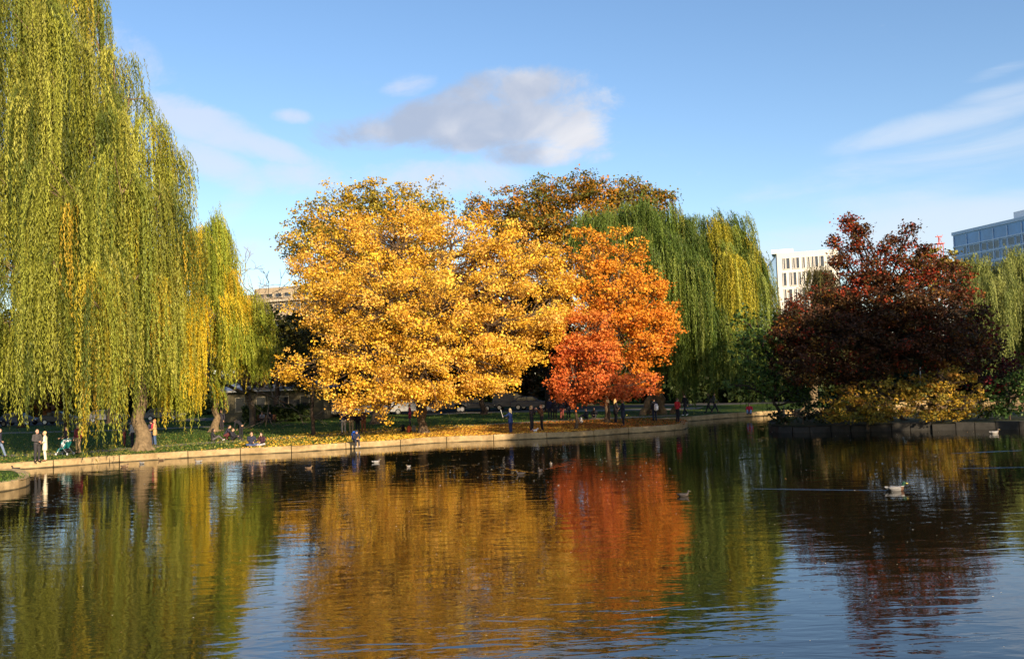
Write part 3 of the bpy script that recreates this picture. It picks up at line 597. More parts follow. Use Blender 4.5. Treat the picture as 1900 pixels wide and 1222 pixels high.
leafy('shrub', 'dark green shrub hanging at the shaded island tip', 'shrub', (1490, 793, IZ), 58, [(1470, 765, 34, 20, 0), (1510, 768, 34, 20, 0), (1445, 775, 20, 14, 0), (1545, 760, 34, 20, 2), (1585, 762, 34, 20, 2)], [(.02, .03, .01), (.03, .045, .012)], trunk_r=.05, leaf=(.22, .15), clump=.35, per=22, group='green shrubs', stem_name='stem')

# ---- background trees, each its own
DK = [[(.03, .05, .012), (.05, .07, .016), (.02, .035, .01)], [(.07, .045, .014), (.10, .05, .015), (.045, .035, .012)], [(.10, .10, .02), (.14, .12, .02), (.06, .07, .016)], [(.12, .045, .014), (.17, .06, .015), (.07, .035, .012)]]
bgt = [(40, 640, 80, 60, 100, 0, 'dark evergreen tree behind the willow curtain at the far left'), (115, 700, 50, 50, 84, 3, 'rusty brown small tree seen through the willow strands'), (210, 650, 80, 70, 104, 0, 'dark green tree behind the trunk of the tallest willow'),
       (320, 660, 70, 60, 108, 0, 'dark tree behind the yellow and green willow'), (520, 615, 60, 42, 92, 2, 'olive tree under the brown building, left of the golden tree'), (500, 680, 50, 40, 96, 1, 'brown bare-looking bush tree above the pavilion roof'), (590, 650, 60, 60, 104, 0, 'dark tree behind the pavilion gable'),
       (690, 650, 80, 70, 110, 0, 'dark tree in the shade left behind the golden trunk'), (780, 570, 110, 80, 90, 3, 'brown crowned tree hidden behind the middle of the golden tree'), (900, 560, 80, 80, 92, 3, 'brown crowned tree hidden behind the right of the golden tree'), (800, 650, 80, 70, 112, 0, 'dark tree directly behind the golden trunk'), (920, 660, 80, 70, 104, 1, 'dark brown tree in the gap right of the golden tree'), (1010, 600, 60, 70, 92, 1, 'shaded brown tree between the golden tree and the orange maples'),
       (1090, 670, 80, 60, 108, 0, 'dark tree in the shade behind the red orange maple'), (1200, 660, 80, 60, 108, 0, 'dark tree behind the large willow trunk'), (1320, 680, 80, 60, 104, 0, 'dark tree behind the hanging willow strands'), (1430, 680, 70, 60, 100, 0, 'dark tree behind the island tip'), (1560, 660, 80, 60, 96, 0, 'dark tree behind the dark red maple'),
       (1690, 670, 80, 60, 96, 0, 'dark tree behind the golden island shrubs'), (1820, 680, 80, 60, 98, 0, 'dark tree below the pale green willow'), (1930, 690, 80, 60, 90, 0, 'dark tree at the far right edge'), (-60, 650, 80, 80, 96, 0, 'dark evergreen tree cut by the left picture edge')]
for (px, py, rx, ry, Y, pi_, lb) in bgt:
    hz = 697 - .035 * (px - 950); by = hz + F_PX * (CAM[2] - GZ) / Y
    k = ry / 60
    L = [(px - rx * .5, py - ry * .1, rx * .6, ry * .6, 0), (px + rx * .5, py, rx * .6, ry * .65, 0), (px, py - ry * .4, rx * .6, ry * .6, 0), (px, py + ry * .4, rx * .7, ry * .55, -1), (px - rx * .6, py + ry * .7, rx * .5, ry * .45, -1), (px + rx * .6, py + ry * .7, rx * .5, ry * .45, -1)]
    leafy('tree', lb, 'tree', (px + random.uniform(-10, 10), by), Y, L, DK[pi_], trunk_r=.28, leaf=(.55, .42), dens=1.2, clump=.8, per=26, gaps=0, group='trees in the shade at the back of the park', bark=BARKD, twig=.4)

for i_ in range(17):
    px = -160 + i_ * 130 + random.uniform(-30, 30); Y = random.uniform(126, 136); hz = 697 - .035 * (px - 950); by = hz + F_PX * (CAM[2] - GZ) / Y; ht = random.uniform(112, 140)
    L = [(px + a * 70, by - ht * c_, 62, ht * .38, 0) for a, c_ in ((-.6, .35), (.6, .4), (0, .75), (-.2, .15), (.7, .1), (-.9, .1))]
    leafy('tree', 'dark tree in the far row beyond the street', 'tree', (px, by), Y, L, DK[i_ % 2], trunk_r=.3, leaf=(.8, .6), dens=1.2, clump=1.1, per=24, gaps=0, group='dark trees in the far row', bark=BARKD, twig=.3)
for (x_, y_, ht_, lo_) in ((25.3, 18.1, 20.5, 0), (29.7, 20.6, 20.5, 0), (34, 23.1, 20.5, 0), (38.3, 25.6, 20, 14.7), (42.7, 28.1, 18.5, 14.7), (47, 30.6, 18.5, 14.7), (52, 34, 19, 0)):  # unseen shade casters; some crowns raised so sun reaches the golden shrubs
    root_at = np.array([x_, y_, GZ]); pxl = 950 + x_ / y_ * F_PX
    L = []
    for a, b2, c_, rr in ((-.6, 0, .45, .55), (.6, .2, .5, .55), (0, 0, .8, .5), (0, -.5, .5, .55), (-.3, .3, .65, .5), (.4, -.2, .3, .5), (-.3, .1, .25, .5)): L.append((a, b2, ((lo_ + 1 + (ht_ - lo_ - 2) * (c_ - .25) / .55) / ht_ if lo_ else c_), rr * (1 if lo_ else 1.15)))
    shade_caster_tree(root_at, ht_, L, 1.1 / ht_ if lo_ else .2)
# bare tree
def bare_tree():
    b = at(468, 775, 86); b[2] = GZ; root = empty('bare_tree', b, 'leafless grey tree with fine twigs above the yellow and green willow', 'tree')
    T = Tubes(); TW = Tubes()
    def grow(p, d, ln, r, lev):
        n = 5; P = [p]; dd = d.copy()
        for i in range(n):
            dd = norm(dd + rng.normal(size=3) * .16 + np.array([0, 0, .05])); P.append(P[-1] + dd * ln / n)
        (T if lev < 3 else TW).add(np.array(P), np.linspace(r, r * .6, n + 1), 7 if lev < 2 else 4)
        if lev >= 6: return
        for q in range(3 if lev > 0 else 4):
            s = P[random.randint(2, n)]; nd = norm(dd * .75 + rng.normal(size=3) * np.array([.75, .75, .45]) + np.array([.12 if lev < 2 else 0, 0, .12]))
            grow(s, nd, ln * random.uniform(.55, .78), max(r * .56, .024), lev + 1)
    grow(b - np.array([0, 0, .2]), np.array([.02, 0, 1.0]), 8.0, .32, 0)
    link('trunk', T.mesh('trunk', b), BARK, root); link('twigs', TW.mesh('twigs', b), plain('twig_grey', (.20, .16, .12), .9, .2, 5), root)
bare_tree()
# ------------------------------------------------------------------ ground litter and grass (uncountable)
def in_poly(P, poly):
    x, y = P[:, 0], P[:, 1]; c = np.zeros(len(P), bool); j = len(poly) - 1
    for i in range(len(poly)):
        xi, yi = poly[i][:2]; xj, yj = poly[j][:2]
        c ^= ((yi > y) != (yj > y)) & (x < (xj - xi) * (y - yi) / (yj - yi + 1e-12) + xi); j = i
    return c
def px_scatter(n, x0, x1, y0, y1, poly, z=GZ):
    px = rng.uniform(x0, x1, n); py = rng.uniform(y0, y1, n)
    hz = 697 - .035 * (px - 950); ok = py > hz + 12
    P = np.array([gp(a, b_, z) for a, b_ in zip(px[ok], py[ok])]); return P[in_poly(P, poly)]
def near(center, r, n):
    a = rng.uniform(0, 6.28, n); d = r * np.sqrt(rng.random(n)); return np.stack([center[0] + np.cos(a) * d, center[1] + np.sin(a) * d, np.full(n, GZ)], 1)
g0 = at(786, 803, 61); o0 = at(1100, 790, 64); w0 = at(265, 832, 56)
inner = lawn_pts + 0
pts = [near(g0, 12, 9000), near(g0 + np.array([3, 1, 0]), 8, 8000), near(o0, 10, 9000), near(o0 + np.array([-4, -1, 0]), 8, 6000), near(at(950, 795, 63), 7, 6000), px_scatter(7000, 0, 1420, 760, 870, inner), near(w0, 9, 1600)]
cols = [GOLD, GOLD, [(.5, .2, .025), (.42, .13, .02), (.3, .12, .03)], [(.46, .17, .02), (.34, .12, .02), (.25, .12, .03)], [(.46, .2, .03), (.3, .13, .03)], [(.30, .24, .05), (.22, .14, .03), (.26, .25, .05)], [(.3, .27, .06)]]
Cc, Tt = [], []
for p, c in zip(pts, cols):
    k = in_poly(p, inner); p = p[k]; p[:, 2] = GZ + rng.uniform(.012, .05, len(p)); Cc.append(p); Tt.append(tints(len(p), c, None, .25))
kb_ = shore[rng.integers(20, len(shore), 1500)] + rng.normal(size=(1500, 2)) * .22 + np.array([0, .15]); k = np.hypot(kb_[:, 0] - g0[0], kb_[:, 1] - g0[1]) < 13 * rng.random(1500) ** .5 + 2; kb_ = kb_[k & in_poly(kb_, lawn_pts)]
Cc.append(np.c_[kb_, GZ + .045 + rng.random(len(kb_)) * .02]); Tt.append(tints(len(kb_), GOLD, None, .25))
Cc = np.concatenate(Cc); Tt = np.concatenate(Tt); Nn = rng.normal(size=(len(Cc), 3)) * .5 + np.array([0, -.25, 1])
s_ = rng.uniform(.6, 1.2, len(Cc))
o = link('fallen_leaves', leaf_mesh('fallen_leaves', Cc, Nn, .13 * s_, .10 * s_, Tt), LEAF); tag(o, 'fallen golden and orange leaves scattered over the lawn', 'leaves', kind='stuff')
# grass blades standing along the lawn
p = np.concatenate([px_scatter(26000, 0, 1420, 765, 875, inner), px_scatter(14000, 0, 700, 800, 875, inner), px_scatter(1500, -60, 70, 878, 925, spit)])
gN = rng.normal(size=(len(p), 3)) * np.array([1, 1, .2]); h = rng.uniform(.05, .13, len(p)); p[:, 2] = GZ + h * .4
tg = rng.normal(size=(len(p), 3)) * .35 + np.array([0, 0, 1])
o = link('grass', leaf_mesh('grass', p, gN, h, .05, tints(len(p), [(.07, .13, .018), (.10, .16, .022), (.14, .17, .03), (.05, .10, .016)]), tang=tg), LEAF); tag(o, 'green grass blades growing on the pond lawn', 'grass', kind='stuff')
# specks floating on the pond
wp = []
for _ in range(360):
    px, py = random.uniform(0, 1900), 800 + 420 * random.random() ** 1.6
    q = gp(px, py, 0)
    if not in_poly(np.array([q]), inner)[0] and not in_poly(np.array([q]), np.concatenate([isl, isl_back]))[0] and not in_poly(np.array([q]), spit)[0]: wp.append(q)
for _ in range(260):
    q = gp(random.uniform(520, 1260), random.uniform(818, 905), 0)
    if not in_poly(np.array([q]), inner)[0]: wp.append(q)
wp = np.array(wp); wp[:, 2] = .012
o = link('floating_leaves', leaf_mesh('floating_leaves', wp, rng.normal(size=(len(wp), 3)) * .12 + np.array([0, 0, 1]), rng.uniform(.04, .09, len(wp)) * np.clip(wp[:, 1] / 30, .5, 1.2), rng.uniform(.03, .06, len(wp)) * np.clip(wp[:, 1] / 30, .5, 1.2), tints(len(wp), [(.5, .42, .25), (.6, .56, .45), (.4, .22, .06)])), LEAF)
tag(o, 'small fallen leaves floating on the dark pond', 'leaves', kind='stuff')

# ------------------------------------------------------------------ people
SKIN = plain('skin', (.55, .32, .21), .55, .08, 20); EYE = plain('eye_dark', (.03, .02, .02), .3, .1, 5); LIP = plain('lip', (.42, .17, .14), .5, .1, 5)
def cloth(col):
    return plain('cloth_%d_%d_%d' % tuple(int(c * 1000) for c in col), col, .85, .22, 9, bump=.006)
def hairm(col): return plain('hair_%d_%d_%d' % tuple(int(c * 1000) for c in col), col, .6, .3, 30)
def remesh(prims, voxel, name):
    mb = MB()
    for p in prims:
        if p[0] == 'c':
            p0, p1, r0, r1 = p[1:]; p0, p1 = Vector(p0), Vector(p1)
            if (p1 - p0).length > 1e-4: mb.cyl(p0, p1, r0, r1, 10)
            mb.ell(p0, (r0,) * 3, u=10, v=7); mb.ell(p1, (r1,) * 3, u=10, v=7)
        else:
            mb.ell(p[1], p[2], u=14, v=10, rot=p[3] if len(p) > 3 else None)
    me = mb.mesh(name + '_raw'); o = D.objects.new('tmp', me); COL.objects.link(o)
    md = o.modifiers.new('r', 'REMESH'); md.mode = 'VOXEL'; md.voxel_size = voxel
    sm = o.modifiers.new('s', 'SMOOTH'); sm.factor = .5; sm.iterations = 2
    dg = bpy.context.evaluated_depsgraph_get(); ev = o.evaluated_get(dg)
    out = D.meshes.new_from_object(ev); out.name = name
    D.objects.remove(o); D.meshes.remove(me)
    out.polygons.foreach_set('use_smooth', np.ones(len(out.polygons), bool)); return out
def V3(*a): return np.array(a, float)
def pose_joints(pose):
    J = dict(pel=V3(0, 0, .95), chest=V3(0, .0, 1.28), neck=V3(0, .0, 1.46), head=V3(0, .025, 1.60))
    for s, k in ((-1, 'L'), (1, 'R')):
        J['hip' + k] = V3(s * .09, 0, .92); J['kne' + k] = V3(s * .10, .02, .50); J['ank' + k] = V3(s * .105, -.02, .08); J['toe' + k] = V3(s * .12, .14, .03)
        J['sho' + k] = V3(s * .185, 0, 1.40); J['elb' + k] = V3(s * .235, -.03, 1.13); J['wri' + k] = V3(s * .235, .06, .89)
    if pose == 'walk':
        J['kneL'] = V3(-.09, .16, .52); J['ankL'] = V3(-.09, .30, .10); J['toeL'] = V3(-.09, .45, .08)
        J['kneR'] = V3(.09, -.03, .50); J['ankR'] = V3(.09, -.30, .14); J['toeR'] = V3(.10, -.16, .03)
        J['elbL'] = V3(-.24, -.14, 1.14); J['wriL'] = V3(-.22, -.10, .90); J['elbR'] = V3(.24, .06, 1.14); J['wriR'] = V3(.21, .24, .98)
    elif pose == 'fold':      # hands together in front
        for s, k in ((-1, 'L'), (1, 'R')): J['elb' + k] = V3(s * .26, .02, 1.14); J['wri' + k] = V3(s * .07, .24, 1.04 + s * .03)
    elif pose == 'phone':     # hands raised to the face
        for s, k in ((-1, 'L'), (1, 'R')): J['elb' + k] = V3(s * .24, .12, 1.14); J['wri' + k] = V3(s * .07, .30, 1.42)
    elif pose == 'reach':     # one arm out holding a pole
        J['elbL'] = V3(-.22, .2, 1.22); J['wriL'] = V3(-.16, .44, 1.20); J['elbR'] = V3(.25, .05, 1.14); J['wriR'] = V3(.12, .28, 1.08)
    elif pose == 'push':
        for s, k in ((-1, 'L'), (1, 'R')): J['elb' + k] = V3(s * .24, .12, 1.10); J['wri' + k] = V3(s * .2, .38, 1.0)
    elif pose == 'bend':      # stooping from the hips
        J['pel'] = V3(0, -.08, .93); J['chest'] = V3(0, .22, 1.15); J['neck'] = V3(0, .40, 1.22); J['head'] = V3(0, .50, 1.23)
        for s, k in ((-1, 'L'), (1, 'R')): J['hip' + k] = V3(s * .09, -.08, .9); J['kne' + k] = V3(s * .1, -.02, .49); J['sho' + k] = V3(s * .18, .34, 1.18); J['elb' + k] = V3(s * .21, .38, .90); J['wri' + k] = V3(s * .16, .48, .68)
    elif pose == 'sit':       # on the ground, legs forward with knees up
        J.update(pel=V3(0, 0, .12), chest=V3(0, -.02, .46), neck=V3(0, .02, .64), head=V3(0, .06, .78))
        for s, k in ((-1, 'L'), (1, 'R')):
            J['hip' + k] = V3(s * .1, .03, .12); J['kne' + k] = V3(s * .14, .40, .34); J['ank' + k] = V3(s * .13, .66, .08); J['toe' + k] = V3(s * .15, .80, .06)
            J['sho' + k] = V3(s * .18, 0, .58); J['elb' + k] = V3(s * .25, .12, .36); J['wri' + k] = V3(s * .12, .34, .32)
    elif pose == 'cross':     # cross-legged on the ground
        J.update(pel=V3(0, 0, .12), chest=V3(0, .03, .46), neck=V3(0, .07, .64), head=V3(0, .12, .78))
        for s, k in ((-1, 'L'), (1, 'R')):
            J['hip' + k] = V3(s * .1, .03, .12); J['kne' + k] = V3(s * .34, .34, .17); J['ank' + k] = V3(-s * .10, .42, .09); J['toe' + k] = V3(-s * .22, .40, .07)
            J['sho' + k] = V3(s * .18, .05, .58); J['elb' + k] = V3(s * .26, .16, .36); J['wri' + k] = V3(s * .08, .34, .30)
        J['wriR'] = V3(.06, .26, .62); J['elbR'] = V3(.22, .22, .40)
    elif pose == 'ledge':     # on the kerb, feet hanging to the water
        J.update(pel=V3(0, 0, .12), chest=V3(0, .12, .44), neck=V3(0, .24, .60), head=V3(0, .32, .70))
        for s, k in ((-1, 'L'), (1, 'R')):
            J['hip' + k] = V3(s * .09, .03, .12); J['kne' + k] = V3(s * .11, .42, .14); J['ank' + k] = V3(s * .11, .44, -.22); J['toe' + k] = V3(s * .12, .58, -.25)
            J['sho' + k] = V3(s * .18, .18, .55); J['elb' + k] = V3(s * .22, .30, .33); J['wri' + k] = V3(s * .1, .46, .28)
    elif pose == 'squat':
        J.update(pel=V3(0, -.1, .32), chest=V3(0, .06, .64), neck=V3(0, .16, .80), head=V3(0, .23, .92))
        for s, k in ((-1, 'L'), (1, 'R')):
            J['hip' + k] = V3(s * .1, -.08, .32); J['kne' + k] = V3(s * .15, .30, .50); J['ank' + k] = V3(s * .12, .02, .08); J['toe' + k] = V3(s * .13, .18, .03)
            J['sho' + k] = V3(s * .18, .12, .75); J['elb' + k] = V3(s * .24, .26, .52); J['wri' + k] = V3(s * .1, .42, .46)
    return J
GROUPS_P = 'people around the pond'
def person(px, py, label, face=180, pose='stand', top=(.02, .02, .03), legs=(.02, .02, .025), hair=(.03, .02, .015), style='short', coat=0, h=1.72, shoes=(.03, .025, .02), sleeves=True, scarf=None, z=None, skirt=False, hat=None, detail=True, loc=None):
    J = pose_joints(pose); k = h / 1.72; J = {a: b_ * k for a, b_ in J.items()}
    b = (gp(px, py, z if z is not None else GZ) if loc is None else np.array(loc, float))
    root = empty('person', b + np.array([0, 0, .008]), label, 'person', GROUPS_P, R_(face))
    up = norm(J['neck'] - J['pel']); q = Vector((0, 0, 1)).rotation_difference(Vector(up)).to_matrix()
    hd = J['head']; fw = V3(0, 1, 0)
    P = [('e', hd, (.078 * k, .098 * k, .118 * k)), ('e', hd + V3(0, .05, -.055) * k, (.055 * k, .055 * k, .06 * k)), ('c', J['neck'] - up * .04 * k, hd - V3(0, .02, .06) * k, .055 * k, .05 * k),
         ('e', hd + V3(0, .103, -.012) * k, (.014 * k, .022 * k, .026 * k)), ('e', hd + V3(.08, -.005, -.01) * k, (.014 * k, .025 * k, .035 * k)), ('e', hd + V3(-.08, -.005, -.01) * k, (.014 * k, .025 * k, .035 * k)),
         ('e', J['chest'], (.165 * k, .105 * k, .19 * k), q), ('e', (J['chest'] + J['pel']) / 2, (.14 * k, .1 * k, .18 * k), q), ('e', J['pel'], (.16 * k, .11 * k, .13 * k), q)]
    arms = []; lg = []
    for s in 'LR':
        P += [('c', J['sho' + s], J['elb' + s], .05 * k, .04 * k), ('c', J['elb' + s], J['wri' + s], .04 * k, .027 * k), ('c', J['hip' + s], J['kne' + s], .082 * k, .055 * k), ('c', J['kne' + s], J['ank' + s], .055 * k, .036 * k), ('c', J['ank' + s], J['toe' + s], .04 * k, .03 * k)]
        hv = norm(J['wri' + s] - J['elb' + s]); palm = J['wri' + s] + hv * .06 * k
        P += [('e', palm, (.032 * k, .03 * k, .04 * k)), ('c', J['wri' + s], palm, .024 * k, .03 * k)]
    me = remesh(P, .021 * k, 'body')
    body = link('body', me, SKIN, root); me.materials.append(EYE); me.materials.append(LIP)
    n = len(me.polygons); C = np.zeros(n * 3, np.float32); me.polygons.foreach_get('center', C); C = C.reshape(-1, 3); mi = np.zeros(n, np.int32)
    for sx_ in (-1, 1): mi[np.linalg.norm(C - (hd + V3(sx_ * .033, .09, .012) * k), axis=1) < .019 * k] = 1
    mi[(np.abs(C[:, 0] - hd[0]) < .026 * k) & (np.abs(C[:, 2] - hd[2] + .066 * k) < .012 * k) & (C[:, 1] > hd[1] + .06 * k)] = 2
    me.polygons.foreach_set('material_index', mi)
    # fingers: four and a thumb, rooted in the palm
    T = Tubes()
    for s, sg in (('L', -1), ('R', 1)):
        hv = norm(J['wri' + s] - J['elb' + s]); palm = J['wri' + s] + hv * .06 * k
        side = norm(np.cross(hv, V3(sg, .2, .1))); bendv = norm(np.cross(side, hv)) * -sg
        for i_, ln in enumerate((.062, .072, .067, .052)):
            r0 = palm + hv * .025 * k + side * (i_ - 1.5) * .017 * k; m1 = r0 + hv * ln * .55 * k + bendv * .006 * k; e1 = m1 + (hv * .75 + bendv * .65) * ln * .5 * k
            T.add([r0, m1, e1], [.0088 * k, .008 * k, .0062 * k], 6)
        r0 = palm + side * -.026 * k; T.add([r0, r0 - side * .024 * k + hv * .022 * k, r0 - side * .026 * k + hv * .05 * k + bendv * .012 * k], [.010 * k, .009 * k, .007 * k], 6)
    fm = T.mesh('fingers'); bm = bmesh.new(); bm.from_mesh(me); bm.from_mesh(fm); bm.to_mesh(me); bm.free(); D.meshes.remove(fm)
    # upper garment
    g = .020 * k; Q = [('e', J['chest'], (.185 * k, .125 * k, .20 * k), q), ('e', (J['chest'] + J['pel']) / 2, (.165 * k, .122 * k, .19 * k), q), ('e', J['pel'] + up * .03 * k, (.17 * k, .128 * k, .12 * k), q), ('c', J['neck'] - up * .06 * k, J['neck'] - up * .015 * k, .085 * k, .066 * k)]
    for s in 'LR':
        Q += [('c', J['sho' + s] * .6 + (J['neck'] - up * .08 * k) * .4, J['sho' + s], .07 * k, .07 * k)]
        Q += [('c', J['sho' + s], J['elb' + s], .07 * k, .056 * k)]
        if sleeves: Q += [('c', J['elb' + s], J['wri' + s], .056 * k, .043 * k)]
        if coat and pose in ('stand', 'fold', 'phone', 'reach', 'walk', 'push'):
            Q += [('c', J['hip' + s], J['hip' + s] * (1 - coat) + (J['kne' + s] * .9 + V3(0, 0, .02)) * coat, .125 * k, .135 * k), ('c', V3(0, 0, J['pel'][2]), V3(0, J['kneL'][1] * coat * .5, J['pel'][2] * (1 - coat * .5)), .12 * k, .13 * k)]
    link('jacket' if not coat else 'coat', remesh(Q, .026 * k, 'jacket'), cloth(top), root)
    Q = [('e', J['pel'], (.165 * k, .122 * k, .12 * k), q)]
    for s in 'LR': Q += [('c', J['hip' + s], J['kne' + s], .098 * k, .072 * k), ('c', J['kne' + s], J['ank' + s] + V3(0, 0, .02) * k, .072 * k, .058 * k)]
    link('trousers', remesh(Q, .026 * k, 'trousers'), cloth(legs), root)
    Q = []
    for s in 'LR': Q.append([('c', J['ank' + s] - V3(0, .01, .025) * k, J['toe' + s] + V3(0, 0, .004), .05 * k, .036 * k)])
    for qq in Q: link('shoe', remesh(qq, .022 * k, 'shoe'), cloth(shoes), root)
    if style != 'bald':
        Q = [('e', hd + V3(0, -.018, .028) * k, (.089 * k, .1 * k, .108 * k))]
        if style == 'long': Q += [('c', hd + V3(0, -.06, 0) * k, hd + V3(0, -.09, -.22) * k, .085 * k, .07 * k), ('c', hd + V3(.07, -.02, 0) * k, hd + V3(.085, -.02, -.2) * k, .035 * k, .03 * k), ('c', hd + V3(-.07, -.02, 0) * k, hd + V3(-.085, -.02, -.2) * k, .035 * k, .03 * k)]
        if style == 'thin': Q = [('e', hd + V3(0, -.03, -.005) * k, (.084 * k, .085 * k, .07 * k))]
        hm = remesh(Q, .02 * k, 'hair')
        link('hair', hm, hairm(hair), root)
    if hat:
        mb = MB(); mb.ell(hd + V3(0, -.01, .06) * k, (.1 * k, .11 * k, .085 * k)); mb.cyl(hd + V3(0, .0, .045) * k, hd + V3(0, 0, .06) * k, .112 * k, .108 * k); mb.build('hat', cloth(hat), root, smooth=True)
    if scarf:
        mb = MB(); mb.torus(J['neck'] + V3(0, .01, -.01) * k, .075 * k, .032 * k, 'Y'); me2 = mb.mesh('scarf', smooth=True)
        me2.transform(Matrix.Translation(Vector(J['neck'])) @ Matrix.Rotation(R_(90), 4, 'X') @ Matrix.Translation(-Vector(J['neck']))); link('scarf', me2, cloth(scarf), root)
    return root, b, J
BLK, NAVY, GREY, DENIM = (.018, .018, .022), (.02, .035, .10), (.11, .11, .115), (.06, .10, .20)
KHAKI, CREAM, MAROON, TAN = (.36, .26, .13), (.78, .70, .50), (.18, .025, .03), (.45, .30, .13)
BLOND, BROWN, DKH, WHITEH = (.55, .36, .14), (.10, .05, .025), (.02, .014, .01), (.6, .57, .52)
person(-1, 849, 'person at the very left edge walking in blue jeans', -90, 'walk', (.03, .03, .05), (.14, .19, .30), DKH, h=1.72)
person(69, 856.5, 'older person with pale thin hair in a dark grey jacket at the kerb', -120, 'fold', (.06, .055, .055), (.035, .033, .035), WHITEH, 'thin', h=1.76)
person(84, 855, 'person in a long cream jacket and cream trousers facing the grey jacket', 110, 'fold', CREAM, (.72, .66, .50), (.62, .42, .2), 'short', coat=.55, h=1.62, shoes=(.25, .12, .06))
person(125, 840.5, 'dark haired person stooping over the teal pushchair', 150, 'push', (.03, .022, .028), (.03, .025, .03), (.06, .03, .02), 'long', h=1.62, scarf=(.2, .1, .06))
person(145, 841.5, 'person in maroon jumper and khaki trousers beside the pushchair', 165, 'stand', MAROON, KHAKI, DKH, h=1.74)
person(231, 828, 'person in a dark jacket and rust red trousers left of the willow trunk', -60, 'phone', (.03, .028, .035), (.16, .04, .035), DKH, h=1.70)
person(246, 829, 'person in a pale grey jacket close to the willow trunk', 90, 'stand', (.48, .48, .50), (.02, .022, .035), BROWN, 'long', h=1.70)
_, bp_, Jp = person(281, 826.5, 'person carrying a red backpack beside the willow trunk', 60, 'stand', (.03, .03, .05), (.03, .04, .09), DKH, h=1.66)
person(288, 826.5, 'person in a tan coat and blue jeans right of the willow trunk', 100, 'fold', TAN, DENIM, (.5, .22, .08), 'short', coat=.35, h=1.72)
person(395, 818, 'person in black with long dark hair sitting on grass with legs out', -70, 'sit', (.03, .03, .035), (.10, .09, .09), DKH, 'long', h=1.66, shoes=(.5, .48, .45))
person(412, 800, 'person in dark clothes standing by the leaning willow trunk', 160, 'stand', (.03, .028, .04), (.03, .025, .03), DKH, h=1.78)
person(420, 816, 'person in dark clothes squatting between the seated one and the stooping one', -80, 'squat', (.025, .025, .04), (.12, .03, .03), DKH, h=1.7)
person(431, 817, 'person reclining on the grass in black, knees raised', -100, 'sit', (.025, .025, .035), (.02, .02, .025), BROWN, h=1.62)
person(447, 813, 'person all in black stooping towards the grass', 60, 'bend', (.014, .014, .018), (.014, .014, .018), DKH, h=1.7)
person(466, 829, 'person in dark jacket and jeans cross-legged by the kerb, hand at chin', -150, 'cross', (.025, .028, .05), (.05, .075, .15), (.06, .03, .02), h=1.76)
person(487, 828, 'person with long dark hair cross-legged in pale trousers by the kerb', 165, 'cross', (.05, .02, .03), (.42, .40, .40), DKH, 'long', h=1.64)
person(638, 804, 'person in navy jacket and pale grey trousers under the golden branches', 10, 'stand', (.02, .022, .05), (.34, .30, .26), DKH, h=1.78)
person(652, 803.5, 'person in dark jacket and khaki trousers under the golden branches', -10, 'stand', (.03, .02, .025), (.33, .24, .13), DKH, h=1.74)
person(664, 802, 'person in black standing between khaki and rust trousers', 180, 'stand', (.02, .02, .03), (.02, .02, .03), DKH, h=1.66)
person(675, 803, 'person in rust brown trousers at the right of the group under golden branches', 170, 'fold', (.10, .05, .035), (.20, .07, .035), (.3, .15, .07), h=1.74)
_, bl, Jl = person(659, 821, 'person with a blue backpack sitting on the kerb over the water', -150, 'ledge', (.02, .025, .05), (.035, .035, .045), DKH, h=1.55, shoes=(.7, .7, .7), z=GZ + .03, hat=(.03, .04, .08))
person(761, 789, 'person in a maroon coat behind the bags at the golden trunk', 90, 'stand', (.20, .02, .045), (.03, .03, .04), DKH, coat=.5, h=1.72)
_, bw, Jw = person(948, 803.5, 'blond person in navy holding a long white pole by the kerb', 60, 'reach', (.022, .045, .16), (.02, .03, .08), (.75, .58, .28), 'long', coat=.3, h=1.62)
person(987, 800, 'blond person in black leggings and open jacket facing a brown jacket', -120, 'phone', (.035, .028, .03), (.022, .02, .022), BLOND, 'long', h=1.72, shoes=(.5, .2, .18))
person(1006, 799, 'person in a brown jacket and black trousers holding a camera', 100, 'phone', (.13, .055, .025), (.018, .016, .016), (.12, .06, .03), h=1.76)
person(1021, 778, 'person in dark blue in the shade left of the red maple trunk', 170, 'stand', (.025, .03, .07), (.03, .035, .06), DKH, h=1.76)
person(1030, 778.5, 'person in dark coat in the shade beside the one in dark blue', -170, 'stand', (.02, .02, .028), (.02, .02, .025), BROWN, coat=.4, h=1.7)
person(1043, 778, 'person in black jacket and red leggings in the shade', 200, 'stand', (.02, .02, .028), (.22, .05, .04), DKH, h=1.68)
person(1055, 777, 'person in dark clothes directly left of the red maple trunk', 180, 'stand', (.025, .022, .03), (.02, .02, .03), BROWN, h=1.72)
person(1089, 777, 'person sitting in the shade between the two maple trunks, white shoes', 110, 'sit', (.03, .04, .06), (.02, .02, .03), DKH, h=1.7, shoes=(.8, .8, .8))
person(1103, 776, 'person sitting in the shade with a pale bundle on the lap', 170, 'sit', (.02, .02, .025), (.03, .03, .035), DKH, 'long', h=1.68)
person(1143, 784.5, 'blond person in a black coat right of the tall maple trunk', -70, 'fold', (.025, .022, .025), (.025, .03, .045), BLOND, 'long', coat=.5, h=1.78)
person(1157, 790, 'person in a dark navy coat nearest the kerb by the tall maple', 80, 'fold', (.02, .025, .05), (.012, .012, .02), DKH, coat=.7, h=1.86)
_, bs, Js = person(1215, 781, 'person in black with a white shoulder bag by the willow roots', 10, 'stand', (.02, .02, .025), (.02, .025, .045), DKH, h=1.72)
person(1258, 783, 'person in a red jacket and black trousers standing on the far kerb', -60, 'fold', (.55, .03, .035), (.015, .015, .02), BROWN, h=1.72)
person(1272, 771, 'person in black with white shoes beyond the red jacket', 120, 'walk', (.02, .02, .025), (.02, .02, .025), DKH, h=1.72, shoes=(.8, .8, .8))
